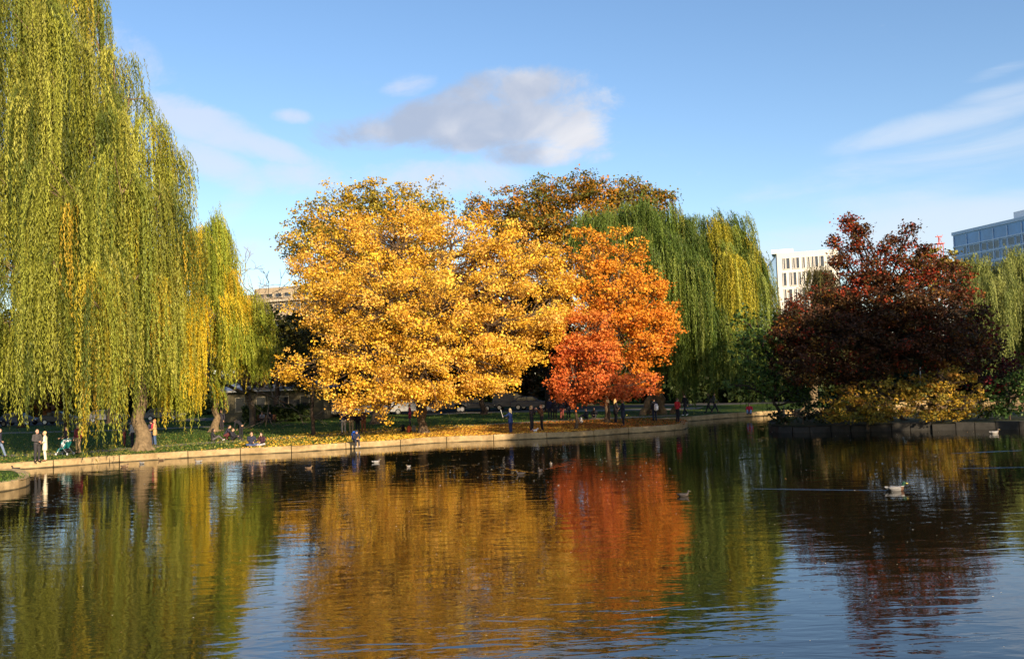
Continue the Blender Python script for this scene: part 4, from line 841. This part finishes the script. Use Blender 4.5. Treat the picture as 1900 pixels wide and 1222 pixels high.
person(1316, 766, 'person in dark clothes half hidden by willow strands on the far path', 90, 'walk', (.05, .05, .06), (.02, .02, .03), BROWN, h=1.7)
person(1326, 765.5, 'person in a grey top on the far path among willow strands', -90, 'walk', (.16, .16, .17), (.03, .03, .05), DKH, h=1.7)
person(1391, 768, 'person in a red top sitting on the far kerb, jeans', 160, 'sit', (.60, .03, .05), (.22, .28, .40), DKH, h=1.7)

# things people carry
def backpack(name, label, loc, rz, col, sc=1.0, rx=0):
    root = empty(name, loc, label, 'backpack', None, rz); c = cloth(col)
    me = remesh([('e', (0, 0, .05), (.15, .09, .2)), ('e', (0, .02, -.1), (.15, .1, .13)), ('e', (0, -.02, .16), (.11, .07, .1))], .03, 'bag_body'); me.transform(Matrix.Scale(sc, 4)); link('bag_body', me, c, root)
    me = remesh([('e', (0, -.11, -.08), (.11, .045, .11))], .025, 'pocket'); me.transform(Matrix.Scale(sc, 4)); link('pocket', me, c, root)
    for s in (-1, 1):
        T = Tubes(); T.add(np.array([(s * .09, .06, .2), (s * .1, .15, .15), (s * .1, .17, .0), (s * .1, .1, -.15)]) * sc, .016 * sc, 6); link('strap', T.mesh('strap'), cloth(BLK), root)
    return root
def loc_on(b, face, J, joint, off):
    v = J[joint] + np.array(off); a = R_(face); return b + np.array([v[0] * math.cos(a) - v[1] * math.sin(a), v[0] * math.sin(a) + v[1] * math.cos(a), v[2]])
backpack('backpack', 'red backpack worn by the person beside the willow trunk', loc_on(bp_, 60, Jp, 'chest', (0, -.2, -.02)), R_(60), (.38, .03, .06), 1.05)
backpack('backpack', 'bright blue backpack on the person sitting on the kerb', loc_on(bl, -150, Jl, 'chest', (0, -.24, 0)), R_(-150), (.02, .12, .55), 1.2)
backpack('bag', 'black duffel backpack lying left of the golden trunk', gp(748, 801) + np.array([0, 0, .24]), R_(80), BLK, 1.25)
backpack('bag', 'orange red backpack leaning at the golden trunk', gp(759, 803) + np.array([0, 0, .24]), R_(180), (.72, .12, .05), 1.1)
backpack('bag', 'black and white backpack against the golden trunk', gp(768, 802) + np.array([0, 0, .24]), R_(160), (.30, .30, .26), 1.1)
backpack('bag', 'white shoulder bag on the person by the willow roots', loc_on(bs, 10, Js, 'pel', (.06, -.26, .08)), R_(10), (.8, .78, .74), 1.15)
backpack('bag', 'white bag lying on leaves beside the thin maple trunk', gp(1078, 785) + np.array([0, 0, .2]), R_(120), (.75, .72, .68), 1.0)
rt = empty('selfie_pole', bw, 'long white pole held by the blond person in navy', 'pole'); T = Tubes(); hnd = loc_on(bw, 60, Jw, 'wriL', (0, .08, -.02)) - bw; tipv = at(929, 760, bw[1] - .3) - bw
T.add([hnd - (tipv - hnd) * .12, hnd, hnd * .5 + tipv * .5, tipv], [.02, .018, .015, .013], 8); link('shaft', T.mesh('shaft'), plain('pole_white', (.75, .75, .72), .4, .05), rt)
MB().box(tipv + np.array([0, 0, .05]), (.05, .02, .08), R_(30)).build('phone_clamp', plain('dark_plastic', (.03, .03, .03), .4, .1), rt, .008)
# small white dog by the blond person's feet
def dog(loc, rz, label):
    root = empty('dog', loc, label, 'dog', None, rz); root.scale = (.6, .6, .6)
    P = [('e', (0, .0, .27), (.095, .2, .10)), ('e', (0, .13, .28), (.09, .1, .11)), ('c', (0, .2, .32), (0, .27, .42), .065, .055), ('e', (0, .30, .45), (.065, .08, .065)), ('c', (0, .34, .44), (0, .41, .42), .035, .025), ('c', (0, -.2, .3), (0, -.3, .44), .03, .02)]
    for s in (-1, 1):
        P += [('c', (s * .06, .13, .24), (s * .065, .12, .12), .04, .025), ('c', (s * .065, .12, .12), (s * .065, .13, .025), .025, .022), ('c', (s * .06, -.14, .26), (s * .07, -.08, .15), .055, .03), ('c', (s * .07, -.08, .15), (s * .07, -.17, .10), .03, .022), ('c', (s * .07, -.17, .10), (s * .07, -.15, .025), .022, .022), ('e', (s * .055, .27, .49), (.02, .03, .045))]
    me = remesh(P, .016, 'body'); link('body', me, plain('dog_fur', (.72, .68, .62), .95, .2, 12, bump=.01), root)
    return root
dog(gp(993, 802.5), R_(-80), 'small white dog at the feet of the blond person in black leggings')

# pushchair
def stroller():
    b = gp(121, 844.5); r = empty('pushchair', b, 'teal pushchair with white blanket on the path by the couple', 'pushchair', None, R_(75)); MET = plain('stroller_metal', (.55, .55, .56), .35, .1, 10, metal=.7)
    T = Tubes()
    for s in (-1, 1):
        x = s * .24; T.add([(x, .42, .1), (x, .1, .5), (x, -.3, .95), (x, -.42, 1.03)], .016, 8); T.add([(x, -.38, .1), (x, -.1, .4), (x, .1, .62)], .016, 8)
    T.add([(-.24, -.42, 1.03), (.24, -.42, 1.03)], .02, 8); T.add([(-.24, .42, .1), (.24, .42, .1)], .013, 8); T.add([(-.24, -.38, .1), (.24, -.38, .1)], .013, 8)
    link('frame', T.mesh('frame'), MET, r)
    mb = MB(); mb.prism([(-.30, .78), (-.26, .82), (-.02, .46), (.30, .42), (.42, .24), (.38, .2), (.28, .36), (-.06, .40)], 'X', -.22, .22); mb.build('seat', cloth((.01, .22, .22)), r, .012)
    V = []; n = 9
    mb = MB()
    for i in range(n):
        a = R_(10 + 100 * i / (n - 1)); V.append((-.2 + .36 * math.cos(a) * .9, .62 + .36 * math.sin(a)))
    inner_ = [(-.2 + .33 * math.cos(R_(10 + 100 * i / (n - 1))) * .9, .62 + .33 * math.sin(R_(10 + 100 * i / (n - 1)))) for i in range(n)]
    mb.prism(V + inner_[::-1], 'X', -.24, .24); mb.build('canopy', cloth((.01, .25, .25)), r, .006)
    for s in (-1, 1):
        for y in (-.38, .42):
            mb = MB(); mb.torus((s * .26, y, .1), .082, .018, 'X'); w = mb.build('wheel', plain('rubber', (.02, .02, .02), .8, .1), r, smooth=True)
            mb = MB(); mb.cyl((s * .26 - .012, y, .1), (s * .26 + .012, y, .1), .07, k=16); mb.build('rim', plain('rim_white', (.6, .6, .6), .4, .1), w)
    mb = MB(); mb.box((0, .02, .24), (.4, .5, .03)); mb.box((0, -.22, .3), (.4, .02, .12)); mb.build('basket', cloth(BLK), r, .01)
    bl_ = remesh([('e', (0, -.12, .86), (.25, .2, .12)), ('e', (0, .05, .66), (.24, .1, .18))], .03, 'blanket'); o_ = link('blanket', bl_, cloth((.75, .75, .74))); o_.location = b; o_.rotation_euler = (0, 0, R_(75)); tag(o_, 'white blanket draped over the teal pushchair', 'blanket')
stroller()

# ------------------------------------------------------------------ water birds
def duck(px, py, label, rz, kind='mallard', sc=1.0, cat='duck'):
    b = gp(px, py, 0); r = empty('duck' if cat == 'duck' else 'gull', b, label, cat, 'birds on the pond', R_(rz))
    P = [('e', (0, 0, .045), (.095, .20, .075)), ('e', (0, .10, .05), (.085, .11, .075)), ('c', (0, -.15, .06), (0, -.27, .105), .06, .018), ('c', (0, .16, .07), (0, .20, .17), .045, .036), ('e', (0, .215, .195), (.042, .052, .042)), ('c', (0, .25, .188), (0, .32, .178), .018, .014)]
    me = remesh(P, .013, 'body'); me.transform(Matrix.Scale(sc, 4)); body = link('body', me, None, r)
    pal = {'mallard': [(.20, .195, .19), (.01, .05, .03), (.10, .05, .03), (.36, .35, .33), (.02, .02, .02), (.5, .4, .06)], 'dark': [(.05, .04, .035)] * 4 + [(.03, .025, .02), (.1, .08, .04)], 'brown': [(.18, .11, .06), (.14, .09, .05), (.2, .13, .07), (.3, .22, .14), (.1, .06, .04), (.3, .18, .04)], 'white': [(.34, .32, .29), (.08, .06, .05), (.2, .16, .13), (.42, .41, .39), (.1, .1, .1), (.4, .3, .08)]}[kind]
    for i_, (c, nm) in enumerate(zip(pal, 'side head breast ring rump bill'.split())): me.materials.append(plain('duck_%s_%s' % (kind, nm), c, .6, .2, 25))
    n = len(me.polygons); C = np.zeros(n * 3, np.float32); me.polygons.foreach_get('center', C); C = C.reshape(-1, 3) / sc; y, z = C[:, 1], C[:, 2]
    mi = np.zeros(n, np.int32); mi[(y > .11) & (z < .12)] = 2; mi[(z > .108) & (y > .12)] = 3; mi[(z > .125) & (y > .13)] = 1; mi[y > .262] = 5; mi[(y < -.2)] = 3 if kind != 'dark' else 4; mi[(y < -.14) & (y > -.2)] = 4
    me.polygons.foreach_set('material_index', mi)
    for s in (-1, 1):
        w = remesh([('e', (s * .075 * sc, -.04 * sc, .075 * sc), (.03 * sc, .16 * sc, .045 * sc)), ('c', (s * .06 * sc, -.15 * sc, .085 * sc), (s * .03 * sc, -.24 * sc, .1 * sc), .025 * sc, .01 * sc)], .013 * sc, 'wing')
        link('wing', w, plain('wing_' + kind, {'mallard': (.19, .185, .18), 'dark': (.035, .03, .03), 'brown': (.12, .075, .045), 'white': (.28, .27, .26)}[kind], .7, .3, 30), r)
    return r
duck(1662, 910, 'grey sided mallard with dark head swimming right before the dark reflection', -92, 'mallard', 1.25)
duck(1845, 804, 'small white bird on the water at the island wall', -80, 'white', 1.15, 'gull')
duck(698, 858, 'brown and white duck below the person on the kerb', -60, 'white', .85)
duck(758, 866, 'small pale duck straight below the golden trunk', 150, 'white', .6)
duck(1022, 861, 'white fronted duck, further of the pair making ripples', 175, 'white', .65)
duck(1002, 875, 'dark duck, nearer of the pair making ripples', 165, 'dark', .95)
duck(966, 880, 'dark duck low in the water left of the rippling pair', 90, 'dark', .8)
duck(368, 857, 'pale sided duck close under the kerb below the seated pair', 95, 'white', .8)
duck(263, 860, 'black and white duck under the kerb below the willow trunk', 60, 'white', .8)
duck(231, 866, 'brown duck left of the black and white duck', -80, 'brown', .85)
duck(299, 854, 'brown duck right of the black and white duck', 80, 'brown', .75)
duck(29, 871, 'dark duck at the left kerb above the grassy spit', 80, 'dark', 1.0)
duck(573, 869, 'brown duck in mid water below the slim dark trunk', -70, 'brown', .65)
duck(1268, 920, 'dark brown duck in the dark water below the kerb corner', -90, 'dark', .8)

# wakes: low ridges of water
def ridge(pts, w, hgt, n=40):
    P = smooth_line([gp(x, y, 0)[:2] for x, y in pts], n // max(1, len(pts) - 1)); d = norm(np.gradient(P, axis=0)); nn = np.stack([-d[:, 1], d[:, 0]], 1); L = len(P); t = np.linspace(0, 1, L)
    env = np.sin(np.clip(t * 1.02, 0, 1) * math.pi) ** .4 * (1 + .35 * np.sin(t * 31) * np.sin(t * 17 + 1)); prof = [(-1, -.01), (-.55, .28), (-.2, .85), (0, 1), (.2, .85), (.55, .28), (1, -.01)]
    V = np.concatenate([np.c_[P + nn * (q * w * (.6 + .4 * env))[:, None], np.full(L, -.004) + hgt * hh * env] for q, hh in prof]); F_ = []
    for j in range(len(prof) - 1):
        for i in range(L - 1): F_.append([j * L + i, j * L + i + 1, (j + 1) * L + i + 1, (j + 1) * L + i])
    return mesh_from('wake', V, F_, smooth=True)
WK = nodemat('wake_water')[0]; b_ = WK.node_tree.nodes['Principled BSDF']; b_.inputs['Base Color'].default_value = (.012, .011, .006, 1); b_.inputs['Roughness'].default_value = .04; b_.inputs['IOR'].default_value = 1.75; b_.inputs['Specular IOR Level'].default_value = .5
for pts, w, hg in [([(1000, 872), (1040, 864), (1090, 855)], .22, .016), ([(1022, 864), (1060, 857), (1085, 852)], .2, .013), ([(1016, 862), (990, 858), (968, 853)], .2, .013), ([(998, 877), (960, 872), (918, 864)], .24, .016), ([(985, 880), (940, 880), (890, 878)], .2, .013),
                   ([(1650, 909), (1560, 908.5), (1460, 907), (1390, 906)], .07, .022), ([(758, 868), (785, 864), (806, 859)], .14, .01), ([(1760, 841), (1830, 838), (1900, 835)], .07, .018), ([(1775, 868.5), (1840, 867.5), (1920, 866)], .06, .018), ([(415, 858), (440, 857), (470, 856.5)], .06, .014)]:
    link('water_wake', ridge(pts, w, hg), WK, kind='structure')

# thin posts in the water at the island
for (x, y0, y1, lb) in [(1457, 800, 752, 'thin grey stake standing in the water at the island tip')]:
    b = gp(x, y0, 0); r = empty('stake', b, lb, 'stake'); T = Tubes(); t_ = at(x - 3, y1, b[1]) - b; T.add([(0, 0, -.6), t_ * .5 + np.array([.02, 0, 0]), t_], [.06, .05, .04], 8); link('shaft', T.mesh('shaft'), plain('weathered_wood', (.16, .14, .11), .9, .3), r)
b = at(1708, 730, 56.5); b[2] = IZ; r = empty('stake', b, 'pale stake rising above the golden shrubs on the island', 'stake'); T = Tubes(); t_ = at(1707, 681, 56.5) - b; T.add([(0, 0, -.1), t_ * .5, t_], [.05, .045, .04], 8); link('shaft', T.mesh('shaft'), plain('pale_wood', (.5, .46, .38), .8, .2), r)

# ------------------------------------------------------------------ cars on the street behind
def car_proto(col, van=False):
    key = 'car_paint_%d_%d_%d' % tuple(int(c * 999) for c in col); pm = plain(key, col, .3, .06, 2, spec=.6); gl = plain('car_glass', (.02, .025, .03), .08, .1, 2, spec=.8); rb = plain('rubber', (.02, .02, .02), .8, .1); ch = plain('car_light', (.75, .75, .72), .2, .05, 4); rd = plain('car_tail', (.5, .02, .02), .3, .05, 4)
    L = 4.4
    body = [(-2.2, .32), (-2.2, .78), (-2.05, .92), (-1.2, .98), (1.0, .96), (1.95, .82), (2.18, .66), (2.2, .34)]
    top_ = [(-1.85, .93), (-1.35, 1.40), (-.9, 1.47), (.25, 1.46), (1.05, .95)] if not van else [(-2.12, .9), (-2.05, 1.85), (-1.9, 1.95), (.9, 1.95), (1.5, 1.1), (1.55, .92)]
    P = {}
    mb = MB(); mb.prism(body, 'Y', -.88, .88); P['body'] = (mb.mesh('body', .05), pm)
    mb = MB(); mb.prism(top_, 'Y', -.78, .78); P['roof'] = (mb.mesh('roof', .05), pm)
    mb = MB()
    if van: mb.prism([(.35, 1.15), (.35, 1.75), (.86, 1.75), (1.25, 1.15)], 'Y', -.785, .785)
    else: mb.prism([(-1.62, 1.0), (-1.27, 1.36), (-.42, 1.38), (-.42, 1.0)], 'Y', -.785, .785); mb.prism([(-.34, 1.0), (-.34, 1.38), (.2, 1.38), (.82, 1.0)], 'Y', -.785, .785)
    P['side_window'] = (mb.mesh('side_window'), gl)
    return P, rb, ch, rd
def car(px, Y, label, col, rz=90, van=False, name='parked_car'):
    p = at(px, 780, Y); p[2] = GZ + .012; r = empty(name, p, label, 'van' if van else 'car', 'cars parked on the street behind the park', R_(rz - 90))
    P, rb, ch, rd = car_proto(col, van)
    for nm, (me, mt) in P.items(): link(nm, me, mt, r)
    for x in (-1.35, 1.35):
        for s in (-1, 1):
            mb = MB(); mb.cyl((x, s * .76, .32), (x, s * .90, .32), .32, k=20); w = mb.build('wheel', rb, r, .03)
            mb = MB(); mb.cyl((x, s * .897, .32), (x, s * .912, .32), .2, k=14); mb.build('rim', plain('rim_metal', (.5, .5, .5), .3, .1, metal=.8), w)
    for s in (-1, 1):
        MB().box((2.17, s * .66, .64), (.1, .3, .14)).build('headlight', ch, r, .02); MB().box((-2.19, s * .68, .72), (.06, .26, .18)).build('tail_light', rd, r, .02)
    for x in (2.2, -2.21): MB().box((x, 0, .4), (.06, 1.5, .16)).build('bumper', ch if van else rb, r, .02)
for a in [(-40, 104, 'dark red parked car at the far left street', (.12, .015, .02)), (36, 106, 'dark blue parked car with bright headlight at the far left', (.02, .03, .07)), (112, 106, 'black parked car seen between willow strands', (.02, .02, .025)), (200, 107, 'silver parked car behind the willow trunk', (.12, .12, .13)), (306, 107, 'grey parked car behind the leaning willow', (.10, .10, .11)),
          (604, 101, 'grey parked car right of the slim dark trunk', (.09, .09, .10)), (700, 101, 'grey parked car behind the hanging golden branches', (.09, .09, .10)), (830, 101, 'black parked car right of the golden trunk', (.03, .03, .035)), (882, 101, 'grey parked car under the right golden branches', (.10, .10, .10)), (985, 101, 'silver parked car behind the blond walker', (.1, .1, .11))]:
    car(*a)
car(627, 99, 'pale van parked beside the grey car near the slim dark trunk', (.30, .30, .28), van=True, name='parked_van')
car(764, 100, 'pale van parked just left of the golden trunk', (.34, .34, .34), van=True, name='parked_van')
car(950, 102, 'grey van parked behind the blond person with the pole', (.16, .16, .16), van=True, name='parked_van')

# ------------------------------------------------------------------ pavilion, hedge
def pavilion():
    x0, x1 = at(408, 780, 94)[0], at(600, 780, 94)[0]; Y0, Y1 = 94, 102; zb, ze, zr = GZ, at(500, 722, 94)[2], at(500, 703, 98)[2] + .4
    c = np.array([(x0 + x1) / 2, (Y0 + Y1) / 2, GZ]); r = empty('pavilion', c, 'low buff pavilion with slate blue hipped roof behind the leaning willow', 'building')
    hx, hy = (x1 - x0) / 2, (Y1 - Y0) / 2; H = ze - zb; Rr = zr - zb
    wl_ = MB(); wl_.box((0, 0, H / 2), (2 * hx, 2 * hy, H)); wl_.build('wall', plain('buff_render', (.11, .095, .055), .9, .15, 2), r)
    mb = MB(); e = .6; vs = [mb.bm.verts.new(v) for v in [(-hx - e, -hy - e, H), (hx + e, -hy - e, H), (hx + e, hy + e, H), (-hx - e, hy + e, H), (-hx + 3.0, 0, Rr), (hx - 3.0, 0, Rr)]]
    for f in [(0, 1, 5, 4), (1, 2, 5), (2, 3, 4, 5), (3, 0, 4), (3, 2, 1, 0)]: mb.bm.faces.new([vs[i] for i in f])
    mb.build('roof', plain('slate_blue', (.16, .20, .28), .5, .2, 4), r)
    mb = MB(); mb.box((0, -hy - e, H - .1), (2 * hx + 2 * e, .12, .14)); mb.build('gutter', plain('gutter_pale', (.5, .5, .46), .6, .1), r)
    for x in (-hx * .6, -hx * .2, hx * .25, hx * .65):
        f = MB().box((x, -hy - .02, H * .55), (1.0, .08, 1.5)).build('window', plain('frame_buff', (.35, .3, .2), .7, .1), r); MB().box((x, -hy - .065, H * .55), (.82, .03, 1.3)).build('pane', plain('window_dark', (.02, .022, .025), .15, .1, spec=.6), f)
    MB().box((hx * .45, -hy - .03, 1.05), (1.0, .1, 2.1)).build('door', plain('door_dark', (.05, .05, .045), .6, .1), r)
pavilion()
def hedge(px0, px1, Y, h, label):
    a, b2 = at(px0, 780, Y), at(px1, 780, Y); a[2] = b2[2] = GZ; c = (a + b2) / 2; r = empty('hedge', c, label, 'hedge'); n = int(np.linalg.norm(b2 - a) * 420 * h)
    t = rng.random(n); u = rng.uniform(-.7, .7, n); z = rng.random(n) ** .6 * h * (1 + .12 * np.sin(t * 40)); P = a + (b2 - a) * t[:, None]; P[:, 1] += u; P[:, 2] += z + .05
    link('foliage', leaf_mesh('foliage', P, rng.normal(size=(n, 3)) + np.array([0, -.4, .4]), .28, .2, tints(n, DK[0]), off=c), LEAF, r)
    T = Tubes()
    for q in np.linspace(.02, .98, 14): p = (a + (b2 - a) * q) - c; T.add([p - [0, 0, .1], p + [0, 0, h * .4], p + [.1, .1, h * .8]], [.05, .04, .02], 5)
    link('stems', T.mesh('stems'), BARKD, r)
hedge(452, 580, 91, 1.5, 'dark clipped hedge in front of the pavilion')
hedge(-40, 330, 122, 3.4, 'tall dark hedge beyond the street, behind the tallest willow')
hedge(300, 700, 124, 3.6, 'tall dark hedge beyond the street, behind the pavilion')
hedge(690, 1130, 120, 3.6, 'tall dark hedge beyond the street, behind the golden tree')
hedge(1120, 1460, 112, 3.4, 'tall dark hedge behind the green willow')
hedge(1430, 1960, 100, 3.6, 'tall dark hedge behind the island trees')
# park bench in front of the hedge
def bench(px, py, label):
    b = gp(px, py); r = empty('park_bench', b, label, 'bench', None, R_(180)); wd = plain('bench_wood', (.2, .08, .04), .7, .3, 6); ir = plain('bench_iron', (.03, .03, .03), .6, .1)
    mb = MB()
    for i in range(4): mb.box((0, .05 + i * .11, .45), (1.8, .09, .035))
    mb.build('seat', wd, r, .006); mb = MB()
    for i in range(3): mb.box((0, -.02 - i * .03, .58 + i * .13), (1.8, .03, .1))
    mb.build('backrest', wd, r, .006)
    for s in (-1, 1): mb = MB(); mb.box((s * .8, .05, .3), (.05, .05, .9)); mb.box((s * .8, .42, .22), (.05, .05, .44)); mb.box((s * .8, .22, .41), (.05, .42, .04)); mb.build('leg', ir, r, .005)
    return b
bb = bench(495, 787, 'reddish wooden park bench in front of the dark hedge')
person(490, 787, 'person in a grey top on the bench by the hedge', 180, 'ledge', (.25, .25, .27), (.03, .03, .04), BROWN, h=1.65, loc=bb + np.array([-.35, -.02, .38]))
person(497, 787, 'person in black on the bench by the hedge', 180, 'ledge', (.03, .03, .035), (.03, .03, .04), DKH, h=1.7, loc=bb + np.array([.4, -.02, .38]))

# ------------------------------------------------------------------ far buildings
def facade_windows(r, o, ux, uz, rects, depth, fm, pm, group_inset=.12):
    """rects: (x, z, w, h) in facade metres; recessed dark panes in a thin frame"""
    for (x, z, w, h) in rects:
        a = math.atan2(ux[1], ux[0]); nrm = np.array([ux[1], -ux[0], 0])
        c = o + ux * x + np.array([0, 0, z]) + nrm * .02
        f = MB().box(c, (w, .10, h), a).build('window', pm, r)
        mb = MB(); c2 = c + nrm * .06
        for s in (-1, 1): mb.box(c2 + ux * s * (w / 2), (.12, .14, h + .12), a); mb.box(c2 + np.array([0, 0, s * h / 2]), (w - .12, .14, .12), a)
        mb.build('frame', fm, f)
def solid(r, name, corners, z0, z1, mat):
    mb = MB(); A = [mb.bm.verts.new((c[0], c[1], z0)) for c in corners]; B = [mb.bm.verts.new((c[0], c[1], z1)) for c in corners]; n = len(corners)
    mb.bm.faces.new(A[::-1]); mb.bm.faces.new(B)
    for i in range(n): mb.bm.faces.new((A[i], A[(i + 1) % n], B[(i + 1) % n], B[i]))
    return mb.build(name, mat, r)
PANE = plain('office_pane', (.05, .055, .065), .12, .3, .6, spec=.7)
def pale_building():
    Y = 200; A = at(1441, 470, Y); Bx = at(1555, 466, Y - 4); L = at(1417, 474, Y + 34); zt = A[2]; A, Bx, L = A.copy(), Bx.copy(), L.copy()
    ux = np.array([Bx[0] - A[0], Bx[1] - A[1], 0]); W_ = np.linalg.norm(ux); ux /= W_
    bk = Bx + (L - A); c = np.array([A[0], A[1], GZ]); r = empty('office_building', c, 'pale stone office block with tall slit windows and a blue glass end', 'building')
    corners = [p - c for p in (A, Bx, bk, L)]
    solid(r, 'wall', corners, 0, zt - GZ, plain('pale_stone', (.74, .69, .60), .85, .06, 1))
    # glass end wall
    v = L - A; v[2] = 0; dl = np.linalg.norm(v); v /= dl; nr = np.array([v[1], -v[0], 0]); nr = nr if nr[0] < 0 else -nr; m_ = (A + L) / 2 - c
    MB().box((*(m_ + nr * .12)[:2], (zt - GZ) / 2 - .4), (dl - .8, .2, zt - GZ - .8), math.atan2(v[1], v[0])).build('glass_end_wall', plain('blue_glass', (.10, .22, .36), .12, .15, .3, spec=.8), r)
    MB().box((*(corners[0] + ux * 2.6 + np.array([-.2, 4, 0]))[:2], zt - GZ + .45), (4.6, 6, .9), math.atan2(ux[1], ux[0])).build('roof_plant', plain('white_metal', (.75, .75, .75), .5, .05), r)
    rects = []; H = 7.2; z = zt - GZ - 1.2
    for row in range(6):
        hh = [2.4, 2.9, 5.0, 4.6, 4.6, 4.6][row]; z -= hh / 2 + (.3 if row else 0); x = 1.5; i_ = 0
        while x < W_ - .9:
            w = random.choice([.4, .7, .8, .42]); rects.append((x, z, w, hh)); x += w + random.choice([.38, .45, .6])
        z -= hh / 2 + .45
        if z < 2: break
    facade_windows(r, A * [1, 1, 0] - c * [1, 1, 0], ux, 0, rects[:99], 0, plain('pale_stone', (.74, .69, .60), .85, .06, 1), PANE)
pale_building()
def glass_tower():
    A = at(1768, 431, 262); Bx = at(1990, 431, 222); zt = A[2]; ux = np.array([Bx[0] - A[0], Bx[1] - A[1], 0]); W_ = np.linalg.norm(ux); ux /= W_; nb = np.array([-ux[1], ux[0], 0])
    c = np.array([A[0], A[1], GZ]); r = empty('glass_tower', c, 'tall blue glass tower with slanting roofline at the right edge', 'building'); H = zt - GZ; a = math.atan2(ux[1], ux[0])
    BG = plain('tower_glass', (.06, .19, .42), .10, .35, .25, spec=.8); BF = plain('tower_metal', (.42, .54, .70), .4, .08, 1)
    B2 = (Bx * [1, 1, 0] - c * [1, 1, 0]); solid(r, 'glass_wall', [np.zeros(3), B2, B2 + nb * 24, nb * 24], 0, H - 1.0, BG)
    m_ = ux * W_ / 2; MB().box((*(m_ + nb * 12)[:2], H - .55), (W_ + .6, 24.6, .9), a).build('roof', BF, r)
    q = ux * W_ * .62 + nb * 9; MB().box((*q[:2], H + 1.3), (16, 8, 2.7), a).build('roof_plant', plain('white_metal', (.75, .75, .75), .5, .05), r)
    for k_ in range(20):
        z = H - 4.4 - k_ * 2.8
        if z < 2: break
        MB().box((*(m_ - nb * .12)[:2], z), (W_, .3, .38), a).build('floor_band', BF, r)
    rects = []
    for row in range(6):
        for col_ in range(14):
            x = 4.5 + col_ * (W_ - 7) / 14; rects.append((x + random.uniform(-.3, .3), H - 5.8 - row * 2.8, random.choice([1.4, 1.8, 2.2]), 2.0))
    facade_windows(r, np.zeros(3), ux, 0, rects[:98], 0, BF, PANE)
    mb = MB()
    for k_ in range(9): mb.box((*(ux * (W_ * k_ / 8 * .98 + .3) - nb * .1)[:2], H / 2 - .6), (.25, .24, H - 1.4), a)
    mb.build('mullions', BF, r)
glass_tower()
def brown_building():
    A = at(440, 548, 178); M_ = at(472, 536, 172); Bx = at(640, 532, 165); c = np.array([A[0], A[1], GZ]); r = empty('apartment_building', c, 'brown concrete apartment block with recessed windows behind the bare tree', 'building'); cm = plain('tan_concrete', (.40, .31, .20), .9, .1, 1)
    zt = M_[2]; ux = np.array([Bx[0] - M_[0], Bx[1] - M_[1], 0]); W_ = np.linalg.norm(ux); ux /= W_; nb = np.array([-ux[1], ux[0], 0]); o_ = M_ * [1, 1, 0] - c * [1, 1, 0]
    solid(r, 'wall', [o_, o_ + ux * W_, o_ + ux * W_ + nb * 16, o_ + nb * 16], 0, zt - GZ, cm)
    a2 = A[2] - GZ - .3; solid(r, 'side_wing', [o_ - ux * 4.4 + nb * 2, o_ - ux * .01 + nb * 2, o_ - ux * .01 + nb * 14, o_ - ux * 4.4 + nb * 14], 0, a2, cm)
    rects = []
    for row in range(4):
        for k_ in range(9): rects.append((1.4 + k_ * 2.0, zt - GZ - (2.9 if row else 1.5) - (row - 1 if row else 0) * 2.9 - (.9 if row else 0), 1.5, 1.5 if row else .8))
    facade_windows(r, o_, ux, 0, rects, 0, plain('tan_concrete_light', (.5, .42, .3), .9, .1, 1), PANE)
    for row in range(4): MB().box((*(o_ + ux * W_ / 2 - nb * .35)[:2], zt - GZ - 2.55 - row * 2.9), (W_, .7, .35), math.atan2(ux[1], ux[0])).build('balcony_slab', plain('tan_concrete_light', (.5, .42, .3), .9, .1, 1), r)
brown_building()
def mast():
    b = at(1744, 480, 150); b[2] = GZ; t_ = at(1744, 441, 150)[2] - GZ; r = empty('lattice_mast', b, 'red steel lattice mast rising behind the yellow green tree', 'mast'); T = Tubes(); w = .45
    for sx_ in (-1, 1):
        for sy in (-1, 1): T.add([(sx_ * w, sy * w, 0), (sx_ * w, sy * w, t_ - 1.0)], .05, 6)
    z = 2.0
    while z < t_ - 1.0:
        for sx_ in (-1, 1): T.add([(sx_ * w, -w, z), (-sx_ * w, -w, z + 1.6)], .03, 5)
        T.add([(-w, -w, z), (w, -w, z)], .035, 5); z += 1.6
    link('lattice', T.mesh('lattice'), plain('red_paint', (.5, .09, .07), .6, .1), r)
    mb = MB(); mb.box((0, 0, t_ - 1.0), (1.3, 1.3, .12)); mb.cyl((0, 0, t_ - 1), (0, 0, t_ + .2), .1); mb.box((0, 0, t_ + .2), (1.0, .2, .14)); mb.build('platform', plain('red_paint', (.5, .09, .07), .6, .1), r)
mast()
